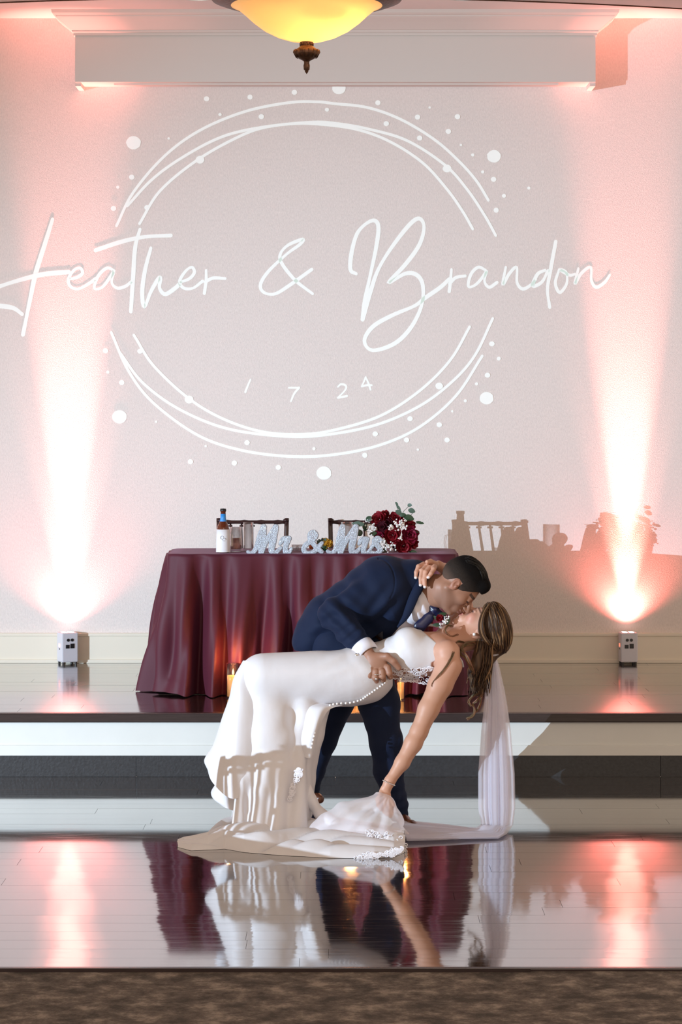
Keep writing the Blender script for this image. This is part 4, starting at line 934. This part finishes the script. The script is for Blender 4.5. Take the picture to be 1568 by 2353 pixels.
# near arm
S.chain([(1032, 1530, -128, 31), (1012, 1575, -140, 27.5), (985, 1630, -152, 23.5), (963, 1682, -160, 19.5), (950, 1708, -165, 20), (925, 1752, -172, 16.5), (896, 1795, -178, 11.5), (889, 1810, -179, 12)], 9)
S.ell((885, 1828, -182), (14, 22, 9), 5, np.array(Euler((0, 0, -0.15)).to_matrix()))
for ch_ in ([(877, 1840, -186, 5.4), (878, 1856, -192, 4.8), (884, 1866, -192, 4.2), (889, 1872, -188, 3.8)], [(884, 1843, -188, 5.6), (887, 1860, -194, 5), (893, 1870, -192, 4.4), (897, 1876, -186, 4)],
            [(891, 1843, -187, 5.4), (897, 1858, -191, 4.8), (901, 1868, -188, 4.3), (902, 1874, -183, 3.9)], [(897, 1838, -184, 5), (904, 1850, -186, 4.5), (906, 1859, -182, 4), (905, 1865, -178, 3.6)],
            [(877, 1822, -186, 6), (868, 1836, -194, 5.2), (870, 1850, -197, 4.6), (876, 1860, -196, 4.2)]):
    S.chain(ch_, 2)
# far arm round his neck
S.chain([(1020, 1470, -5, 26), (1045, 1440, 55, 23), (1068, 1395, 105, 18), (1045, 1340, 90, 16), (1022, 1308, 55, 12), (1008, 1300, 30, 12)], 9)
S.ell((990, 1300, 2), (19, 12, 16), 6, np.array(Euler((0, 0, -0.1)).to_matrix()))
FT = []
for ch_ in ([(975, 1296, -12, 6.0), (962, 1302, -26, 5.4), (957, 1315, -33, 4.8), (956, 1327, -36, 4.2)], [(981, 1301, -18, 6.0), (970, 1311, -34, 5.4), (967, 1328, -42, 4.8), (967, 1344, -45, 4.2)],
            [(989, 1304, -22, 6.2), (979, 1315, -38, 5.6), (976, 1332, -46, 5), (977, 1348, -48, 4.4)], [(999, 1302, -20, 6.2), (997, 1308, -38, 5.6), (991, 1318, -46, 5.0), (985, 1326, -48, 4.4)]):
    S.chain(ch_, 2); FT.append(ch_[-1][:3])
S.chain([(1003, 1296, 0, 6), (990, 1290, -14, 5.5), (982, 1291, -24, 4.8)], 3)
def bcol(v):
    col = np.tile(BS, (len(v), 1)); col = face_paint(BH, v, col, False)
    for f_ in FT:
        d = np.linalg.norm(v-np.array(f_)[None]-np.array([0, 1.5, -2])[None], axis=1); col = mixc(col, (0.85, 0.80, 0.80), 1-sm(d, 3.2, 4.6))
    arm = sm(v[:, 1], 1520, 1600)*(v[:, 0] < 1060); col = mixc(col, (0.52, 0.285, 0.19), arm*0.6)
    return col
bb = under(build('body', S, 1.25, M['skin'], None, bcol, 1), bride)
# gown
def dress_bounds(X, Y, Z):
    g1 = 0.64*(X-958)-0.77*(Y-1439)
    g2 = np.minimum(X-992, 0.45*(X-992)+0.89*(Y-1523))
    g3 = X-1036
    g4 = np.minimum(np.minimum(X-903, Y-1535-0.04*(X-903)), 1010-X)
    return np.maximum(np.maximum(np.maximum(g1, g2), g3), g4)+0*Z
S = SDF()
S.ell((838, 1550, -70), (68, 64, 80), 18)
S.cone((800, 1556, -95), (606, 1560, -118), 64, 59, 18); S.cone((800, 1560, -45), (625, 1578, -20), 64, 50, 18)
S.cone((838, 1548, -70), (885, 1520, -70), 62, 45, 20, 1.12); S.cone((885, 1520, -70), (945, 1505, -70), 45, 57, 18, 1.12)
S.cone((945, 1505, -70), (1015, 1506, -68), 57, 54, 14, 1.15)
S.ell((938, 1474, -100), (34, 33, 32), 12); S.ell((938, 1474, -42), (34, 33, 30), 12)
S.fn(dress_bounds, 'x', 2.0)
S.fn(folds(870, 1500, 1.6, 0.17, 2.4, 50), 'd'); S.fn(folds(780, 1500, 1.8, 0.2, 1.2, 40), 'd')
# skirt: ridged columns of cloth falling from the thigh
def fcol(pts, k=12): S.chain(pts, k)
S.chain([(608, 1585, -108, 62), (612, 1700, -125, 70), (616, 1800, -135, 76), (612, 1925, -150, 82)], 22, 0.9)
S.chain([(690, 1600, -85, 50), (668, 1720, -95, 54), (655, 1820, -110, 60), (650, 1915, -135, 66)], 22, 1.0)
S.chain([(730, 1610, -80, 34), (716, 1690, -80, 26), (700, 1790, -85, 24), (690, 1860, -100, 30)], 12)
fcol([(575, 1740, -172, 14), (556, 1800, -190, 12), (548, 1925, -215, 18)], 16)
fcol([(612, 1740, -180, 12), (600, 1820, -200, 12), (592, 1925, -222, 20)], 16)
fcol([(655, 1760, -170, 12), (640, 1830, -195, 12), (636, 1925, -218, 22)], 16)
fcol([(700, 1620, -130, 18), (686, 1740, -155, 13), (684, 1920, -190, 26)], 16)
S.cone((662, 1604, -186), (706, 1712, -168), 2, 7, 9, 1.0, 's'); S.cone((560, 1700, -205), (570, 1860, -214), 1, 5, 8, 1.0, 's')
S.fn(folds(700, 1650, 2.0, 0.11, 0.9, 60), 'd')
S.fn(lambda X, Y, Z: (1.5*np.sin(X*0.13+0.012*Y+0.8*np.sin(Y*0.017))*np.clip((Y-1720)/120, 0, 1)*(X < 760)).astype(np.float32)+0*Z, 'd')
S.fn(floor_cut, 'x', 2)
gown = under(build('gown', S, 1.7, M['dress'], None, None, 2), bride)
# flared overlay of the skirt at the left with its rippling hem (thin cloth sheet)
def sheet(name, rows, m, parent, thick=0.0, sub=6):
    """rows of control points, spline-interpolated both ways into a cloth sheet"""
    R_ = [crom(r, sub) for r in rows]; cols = [crom([r[k] for r in R_], sub) for k in range(len(R_[0]))]
    nr, nc = len(cols[0]), len(cols); bm = bmesh.new()
    g = [[bm.verts.new(P3(*cols[c][r])) for c in range(nc)] for r in range(nr)]
    for r in range(nr-1):
        for c in range(nc-1): bm.faces.new((g[r][c], g[r][c+1], g[r+1][c+1], g[r+1][c]))
    if thick: bmesh.ops.solidify(bm, geom=bm.faces[:], thickness=thick)
    return under(obj(name, bm, m, None, True), parent)
sheet('skirt_flare', [
    [(580, 1530, -82), (562, 1520, -95), (560, 1518, -125), (578, 1522, -148), (615, 1550, -140)],
    [(552, 1568, -72), (538, 1560, -95), (539, 1560, -135), (556, 1564, -160), (616, 1590, -142)],
    [(540, 1605, -68), (528, 1600, -96), (532, 1604, -142), (554, 1608, -174), (616, 1625, -150)],
    [(520, 1650, -60), (510, 1650, -100), (520, 1656, -152), (548, 1660, -188), (620, 1665, -160)],
    [(498, 1705, -50), (490, 1712, -102), (510, 1722, -162), (545, 1718, -200), (620, 1715, -165)],
    [(480, 1735, -40), (470, 1748, -105), (498, 1768, -172), (538, 1778, -208), (612, 1770, -170)],
    [(485, 1755, -35), (477, 1764, -98), (490, 1800, -176), (538, 1836, -214), (600, 1800, -172)]], M['dress'], bride)
sheet('skirt_flare', [
    [(560, 1640, -80), (548, 1640, -100), (552, 1645, -130), (580, 1640, -140)],
    [(530, 1720, -80), (515, 1720, -110), (524, 1725, -150), (575, 1720, -160)],
    [(515, 1780, -75), (500, 1790, -112), (508, 1800, -162), (572, 1800, -170)],
    [(500, 1810, -70), (485, 1820, -112), (500, 1838, -166), (570, 1850, -176)],
    [(508, 1822, -65), (493, 1829, -108), (512, 1853, -168), (566, 1872, -176)]], M['dress'], bride)
# back panel with covered buttons
sheet('back_panel', [
    [(700, 1600, -110), (730, 1612, -122), (760, 1618, -126), (790, 1620, -120)],
    [(690, 1630, -120), (712, 1632, -152), (738, 1630, -162), (756, 1632, -150)],
    [(680, 1690, -140), (700, 1688, -168), (723, 1680, -178), (737, 1668, -160)],
    [(676, 1735, -135), (694, 1738, -160), (712, 1742, -170), (724, 1728, -150)]], M['dress'], bride)
BT = crom([(893, 1560, -120), (880, 1573, -124), (862, 1586, -126), (845, 1598, -124), (830, 1608, -122), (805, 1615, -124), (775, 1617, -128), (752, 1624, -134), (738, 1645, -148), (728, 1668, -160), (722, 1692, -170), (716, 1718, -176)], 3)
for p_ in BT:
    bm = bmesh.new(); bmesh.ops.create_icosphere(bm, subdivisions=2, radius=0.0048, matrix=Matrix.Translation(P3(p_[0], p_[1], p_[2]-8))); under(obj('button', bm, M['pearl'], None, True), bride)
# neckline strap
bm = bmesh.new(); tube(bm, [P3(*p) for p in crom([(1030, 1500, -134), (1042, 1503, -136), (1054, 1510, -132), (1062, 1520, -122), (1065, 1532, -108)], 5)], 0.0040, 8); under(obj('shoulder_strap', bm, M['dress'], None, True), bride)
bm = bmesh.new(); tube(bm, [P3(*p) for p in crom([(960, 1440, -20), (985, 1436, -6), (1010, 1440, 0), (1024, 1448, 6)], 5)], 0.006, 8, True, 1.4); under(obj('shoulder_strap', bm, M['dress'], None, True), bride)
# lace inset at the waist: scrolls over skin
bm = bmesh.new(); random.seed(11)
def on_torso(x, y):
    t = min(1, max(0, (x-885)/60)); cy_ = 1520-15*t; r = 45+12*t; dy = max(-0.985, min(0.985, (y-cy_)/r)); return -70-r*1.13*math.sqrt(1-dy*dy)-1.0
def lace_curl(x, y, r, ph, n=14, turns=1.1, hand=1):
    pts = []
    for i in range(n):
        t = i/(n-1); a_ = ph+hand*turns*2*PI*t; rr = r*(1-0.75*t); xx = x+rr*math.cos(a_)*1.2; yy = y+rr*math.sin(a_); pts.append(P3(xx, yy, on_torso(xx, yy)-1.5))
    return pts
for k in range(64):
    x = random.uniform(905, 992); yt = 1536+(x-905)*0.0; yb = 1560+(x-905)*0.14; y = random.uniform(yt, yb); tube(bm, lace_curl(x, y, random.uniform(4, 8.5), random.uniform(0, 6.3), hand=random.choice((-1, 1))), 0.0019, 5)
for y0_, y1_ in ((1558, 1573), (1536, 1536)):
    tube(bm, [P3(x, y0_+(y1_-y0_)*(x-900)/92+1.5*math.sin(x*0.5), on_torso(x, y0_+(y1_-y0_)*(x-900)/92)-2) for x in range(900, 994, 3)], 0.002, 5)
lc = under(obj('lace_inset', bm, M['lace'], None, True), bride); lc['label'] = 'white scrolling lace side panel'
# satin train pooled on the floor
def F(px, py, h=0): 
    w_ = floorw(py); return (px, py-h, w_)
S = SDF()
def fl(pts, k=9, sq=1.3):
    q = []
    for px, py, r in pts: q.append((px, py-r*0.45, floorw(py), r))
    S.chain(q, k, sq)
S.cone((650, 1905, -150), (690, 1905, -170), 26, 24, 12)
S.chain([(695, 1800, -130, 14), (715, 1840, -140, 12), (735, 1870, -150, 12), (770, 1895, -170, 16)], 8)
S.fn(lambda X, Y, Z: (1.6*np.sin(X*0.035+Z*0.10+1.2*np.sin(X*0.017))+0.9*np.sin(X*0.05-Z*0.19)).astype(np.float32)+0*Y, 'd')
S.fn(lambda X, Y, Z: floor_cut(X, Y, Z)+1.5, 'x', 2)
under(build('train_fold', S, 1.7, M['dress'], None, None, 2), bride)
bm = bmesh.new(); NU, NV = 240, 64; g = []
for i in range(NU+1):
    u = i/NU; x = 408+(930-408)*u; row = []
    fr = np.interp(x, [408, 440, 490, 515, 560, 650, 760, 860, 905, 930], [1947, 1955, 1953, 1951, 1959, 1966, 1972, 1973, 1970, 1960]); bk = np.interp(x, [408, 424, 480, 510, 560, 640, 760, 850, 930], [1934, 1930, 1932, 1914, 1900, 1894, 1896, 1908, 1925])
    amp = np.interp(x, [408, 470, 510, 560, 700, 930], [0.25, 0.7, 1.05, 1.2, 1.0, 0.8])
    for j_ in range(NV+1):
        v_ = j_/NV; s1 = 3.1*PI*v_+1.3*math.sin(5.2*u*2+1)+0.8*math.sin(13*u+2)+2.0*u; s2 = 5.3*PI*v_-3.5*math.sin(3.1*u*2)+6*u
        H = (5+24*abs(math.sin(s1))**0.9+9*abs(math.sin(s2)))*amp*min(1, (1-v_)*7)**0.5*(0.6+0.4*min(1, v_*6)); py = bk+(fr-bk)*v_
        if v_ < 0.02: H = 0
        row.append(bm.verts.new(P3(x+1.5*math.sin(9*v_+20*u), py-max(0.5, H), floorw(py))))
    g.append(row)
for i in range(NU):
    for j_ in range(NV): bm.faces.new((g[i][j_], g[i+1][j_], g[i+1][j_+1], g[i][j_+1]))
under(obj('train', bm, M['dress'], None, True), bride)
# lace motifs along the opening of the train
random.seed(5); bm = bmesh.new()
def lace_pts(path, w, spread, cnt, r0, r1, fz):
    P_ = crom(path, 8)
    for k in range(cnt):
        p_ = P_[random.randrange(len(P_))]; x = p_[0]+random.gauss(0, spread); y = p_[1]+random.gauss(0, spread*0.6); r = random.uniform(r0, r1); ph = random.uniform(0, 6.3); pts = []
        for i in range(9):
            t = i/8; a_ = ph+6.5*t*random.choice((1,)); rr = r*(1-0.7*t); pts.append(P3(x+rr*math.cos(a_)*1.1, y+rr*math.sin(a_), fz(x, y)))
        tube(bm, pts, w, 4)
lace_pts([(690, 1768), (683, 1790), (672, 1815), (665, 1840)], 0.0026, 3.5, 40, 3, 7, lambda x, y: -205)
lace_pts([(845, 1915), (880, 1925), (905, 1940), (918, 1955)], 0.0022, 10, 90, 3, 7, lambda x, y: floorw(1955)-12+(1955-y)*0.9)
lace_pts([(822, 1972), (860, 1966), (900, 1962), (920, 1952)], 0.0028, 4, 90, 3, 7, lambda x, y: floorw(1972)-6)
lc = under(obj('lace_motifs', bm, M['lace'], None, True), bride)
# tulle overlay heaped where her hand holds it
S = SDF()
S.chain([(888, 1850, -196, 16), (868, 1848, -200, 22), (800, 1875, -215, 34), (735, 1905, -225, 26)], 16)
S.chain([(885, 1850, -196, 20), (890, 1890, -225, 34), (880, 1925, -250, 34)], 16)
S.chain([(770, 1900, -230, 38), (840, 1915, -245, 44), (895, 1930, -250, 32)], 18)
S.chain([(905, 1905, -200, 22), (925, 1925, -200, 18)], 12)
S.fn(lambda X, Y, Z: (2.8*np.sin(15*np.arctan2(Y-1822, X-894)+0.02*Z+2*np.sin(X*0.02))*np.clip((np.abs(X-890)+np.abs(Y-1835))/90, 0.2, 1)+1.2*np.sin(0.09*X-0.14*Y+1.5*np.sin(Y*0.03))).astype(np.float32)+0*Z, 'd')
S.fn(lambda X, Y, Z: floor_cut(X, Y, Z)+1, 'x', 2)
tu = under(build('tulle_overlay', S, 1.8, M['tulle'], None, None, 2), bride); tu['label'] = 'sheer ivory tulle gathered in her hand'
# jewellery
bm = bmesh.new()
for i in range(26):
    t = 2*PI*i/26; ax = Vector((-0.52, 0.85, -0.1)).normalized(); a_ = Vector((0, 0, -1)); b_2 = ax.cross(a_).normalized(); bmesh.ops.create_icosphere(bm, subdivisions=1, radius=0.0032, matrix=Matrix.Translation(P3(*(Vector((894, 1799, -179))+b_2*math.cos(t)*14.5+a_*math.sin(t)*14.5+ax*2*math.cos(t)))))
bc = obj('bracelet', bm, M['steel'], None, True); bc['label'] = 'thin sparkling bracelet'; under(bc, bride)
bm = bmesh.new(); bmesh.ops.create_uvsphere(bm, u_segments=12, v_segments=8, radius=0.007, matrix=Matrix.Translation(P3(*(BH.w(-7, -22, 43))))); under(obj('pearl_earring', bm, M['pearl'], None, True), bride)
bm = bmesh.new()
for t in np.linspace(0, 2*PI, 17)[:-1]: pass
tube(bm, [P3(867+7.6*math.cos(t), 1548+2, -149+7.6*math.sin(t)) for t in np.linspace(0, 2*PI, 20)], 0.002, 6); bmesh.ops.create_icosphere(bm, subdivisions=1, radius=0.006, matrix=Matrix.Translation(P3(865, 1560, -158))); under(obj('finger_ring', bm, M['steel'], None, True), groom)

# hair
random.seed(21)
S = SDF()
Rh = np.array(Euler((0, 0, -0.20)).to_matrix())
S.ell((1140, 1444, -20), (34, 58, 45), 6, Rh)
S.cone((1148, 1478, -20), (1128, 1498, -20), 25, 20, 12)
S.cone((1124, 1490, -25), (1100, 1545, -30), 22, 24, 14); S.cone((1100, 1545, -30), (1098, 1590, -32), 22, 10, 12); S.cone((1108, 1478, -52), (1094, 1530, -55), 12, 16, 10)
def kcol(v):
    n_ = 0.5+0.5*np.sin(v[:, 0]*0.45+2*np.sin(v[:, 1]*0.04)+v[:, 2]*0.3); return mixc(np.tile((0.055, 0.030, 0.018), (len(v), 1)), (0.15, 0.085, 0.045), n_*0.6)
hb = under(build('hair', S, 1.5, M['hairv'], None, kcol, 1), bride); hb['label'] = 'swept back brown hair with blonde highlights'
bmh = bmesh.new(); cl = bmh.verts.layers.float_color.new('Col')
def lock(pts, r, col, n=5):
    pts = crom(pts, 5); N = len(pts); rr = [r*(0.45+0.55*math.sin(PI*min(1, 0.15+0.8*i/N))) for i in range(N)]
    k0 = len(bmh.verts); tube(bmh, [P3(*p) for p in pts], rr, n); bmh.verts.ensure_lookup_table()
    for v_ in bmh.verts[k0:]: v_[cl] = (*col, 1)
def hc():
    t = random.random()
    if t < 0.45: b_3 = (0.045, 0.024, 0.014)
    elif t < 0.75: b_3 = (0.11, 0.06, 0.032)
    elif t < 0.92: b_3 = (0.24, 0.14, 0.07)
    else: b_3 = (0.46, 0.31, 0.17)
    j = random.uniform(0.85, 1.15); return tuple(c*j for c in b_3)
def onell(th, ph, e=1.0):
    l = np.array([34*e*math.sin(th)*math.cos(ph), -58*e*math.cos(th), -45*e*math.sin(th)*math.sin(ph)]); return np.array([1140, 1444, -20])+Rh@l
for k in range(380):
    ph = random.uniform(-0.35, PI+0.25); e = random.uniform(0.99, 1.07); sw = random.uniform(0.05, 0.5); t0 = random.uniform(0.12, 0.4); t1 = random.uniform(2.5, 2.9)
    pts = [onell(t0+(t1-t0)*s_/7, ph+sw*math.sin(PI*s_/7)*(-1 if ph > 1.6 else 0.3), e+0.03*math.sin(s_*1.3+k)) for s_ in range(8)]
    lock(pts, random.uniform(0.0014, 0.0032), hc(), 4)
# front swoop crossing in front of the ear to the knot
for k in range(90):
    o_ = random.uniform(-1, 1); z_ = random.uniform(-4, 4)
    lock([(1126+3*o_, 1386+4*abs(o_), -40+z_), (1112+4*o_, 1408, -58+z_), (1106+5*o_, 1432, -66+z_), (1108+6*o_, 1455, -68+z_), (1120+6*o_, 1476, -64+z_), (1136+6*o_, 1492+3*o_, -50+z_)], random.uniform(0.0013, 0.003), hc(), 4)
# cascading locks
for k in range(300):
    x0 = random.uniform(1096, 1138); z0 = random.uniform(-66, -4); ln = random.uniform(70, 135); am = random.uniform(2, 7); ph = random.uniform(0, 6.3); dr = random.uniform(-26, -2)+(1118-x0)*0.25
    pts = [(x0+dr*s_/7+am*math.sin(ph+s_*0.95)*(s_/7)**0.7, 1468+ln*s_/7, z0+am*0.8*math.cos(ph+s_*0.95)*(s_/7)) for s_ in range(8)]
    lock(pts, random.uniform(0.0013, 0.0034), hc(), 4)
for pts, r in (([(1104, 1560, -40), (1108, 1590, -44), (1098, 1610, -40), (1088, 1618, -34), (1092, 1632, -36), (1088, 1646, -40), (1074, 1650, -40)], 0.0045), ([(1112, 1570, -30), (1108, 1600, -30), (1102, 1622, -34), (1094, 1634, -30), (1084, 1645, -36), (1076, 1654, -38)], 0.004),
               ([(1100, 1560, -45), (1102, 1588, -50), (1086, 1600, -46), (1078, 1612, -40), (1082, 1622, -44)], 0.004), ([(1045, 1500, -140), (1036, 1512, -156), (1024, 1535, -162), (1006, 1556, -164), (994, 1572, -164), (998, 1580, -164)], 0.0024),
               ([(1070, 1478, -60), (1055, 1474, -84), (1046, 1486, -110), (1042, 1502, -150), (1030, 1528, -160), (1012, 1550, -164)], 0.0022), ([(1088, 1480, -60), (1066, 1486, -84), (1058, 1500, -110), (1072, 1515, -130), (1084, 1540, -120)], 0.006),
               ([(1095, 1475, -58), (1074, 1476, -80), (1062, 1490, -112), (1076, 1512, -136), (1090, 1550, -110)], 0.005), ([(1040, 1440, -52), (1030, 1438, -64), (1022, 1450, -78), (1035, 1462, -84), (1052, 1458, -70)], 0.0035)):
    for q in range(5): lock([(p[0]+random.uniform(-2.5, 2.5), p[1]+random.uniform(-2, 2), p[2]+random.uniform(-2, 2)) for p in pts], r*0.7, (0.17*random.uniform(.6, 1.4), 0.09, 0.045))
lk = under(obj('hair_locks', bmh, M['hairv'], None, True), bride)
# veil: pleated sheets falling from the comb and trailing over the floor
def veil_sheet(half, amp, nf, zoff, x_sh, seed, drop=1896):
    rng = random.Random(seed); bm = bmesh.new(); NU, NV = 90, 60; ph = [rng.uniform(0, 6.3) for _ in range(4)]; g = []
    for j in range(NV+1):
        v_ = j/NV; y = 1504+(drop-1504)*v_
        hw = half*np.interp(v_, [0, 0.06, 0.2, 0.45, 0.7, 0.9, 1.0], [0.13, 0.30, 0.52, 0.80, 0.98, 1.0, 0.86]); cx_ = np.interp(v_, [0, 0.3, 1], [1133, 1140, 1143])+x_sh*v_; row = []
        for i in range(NU+1):
            u_ = i/NU*2-1; pz = amp*(0.3+v_)*(math.sin(nf*u_*3+ph[0]+1.2*math.sin(2*u_+ph[1]))+0.5*math.sin(nf*u_*7+ph[2]))
            xx = cx_+hw*(u_+0.04*math.sin(nf*u_*5+ph[3])); row.append(bm.verts.new(P3(xx, y, -14+zoff*math.sqrt(max(0, 1-u_*u_*0.95))*np.interp(v_, [0, 0.3, 1], [0.2, 1, 1])+pz-90*v_*v_)))
        g.append(row)
    # turn onto the floor and sweep left
    for j in range(1, 41):
        t = j/40; row = []
        for i in range(NU+1):
            u_ = i/NU*2-1; cx_ = 1143+x_sh
            a0 = np.array([cx_+half*0.86*u_, drop]); py_l = np.interp(t, [0, 0.15, 0.3, 1], [drop, 1917, 1920, 1920+6*u_]); 
            ex = 925+10*u_; 
            if t < 0.3: tt = t/0.3; px_ = a0[0]*(1-tt)+(1118+u_*38-10)*tt
            else: tt = (t-0.3)/0.7; px_ = (1118+u_*38*(1-tt)-10)*(1-tt)+ex*tt
            pyf = np.interp(t, [0, 0.3, 1], [1916, 1918, 1916])+u_*np.interp(t, [0, 0.3, 1], [2, 12, 22])
            lift = np.interp(t, [0, 0.12, 0.3, 1], [1916-drop, 6, 3, 5])+2.0*(1+math.sin(nf*u_*3+ph[0]+4*t))*(0.6+t)
            w_ = floorw(pyf); w0_ = -14+zoff*math.sqrt(max(0, 1-u_*u_*0.95))-90; w_ = w0_*(1-min(1, t/0.12))+w_*min(1, t/0.12)
            row.append(bm.verts.new(P3(px_, pyf-lift, w_)))
        g.append(row)
    for j in range(len(g)-1):
        for i in range(NU): bm.faces.new((g[j][i], g[j][i+1], g[j+1][i+1], g[j+1][i]))
    return bm
vt = thing('veil', 'long sheer white veil hanging from the bride hair comb and trailing left over the floor', 'veil', P3(1140, 1920, -110))
for a_ in ((42, 3.0, 3, -16, 0, 1), (41, 3.0, 4, 16, 0, 2), (30, 4.0, 4, -6, -2, 3), (28, 4.0, 5, 4, 4, 4), (26, 3.0, 5, -10, 2, 5), (24, 3.5, 6, 8, 3, 6), (27, 3.0, 4, 0, 1, 7)):
    under(obj('veil_layer', veil_sheet(*a_), M['veil'], None, True), vt)
bm = bmesh.new(); tube(bm, [P3(*p) for p in crom([(1120, 1500, -46), (1132, 1506, -50), (1144, 1504, -40), (1146, 1502, -10)], 4)], 0.004, 8); under(obj('veil_comb', bm, M['veil'], None, True), vt)
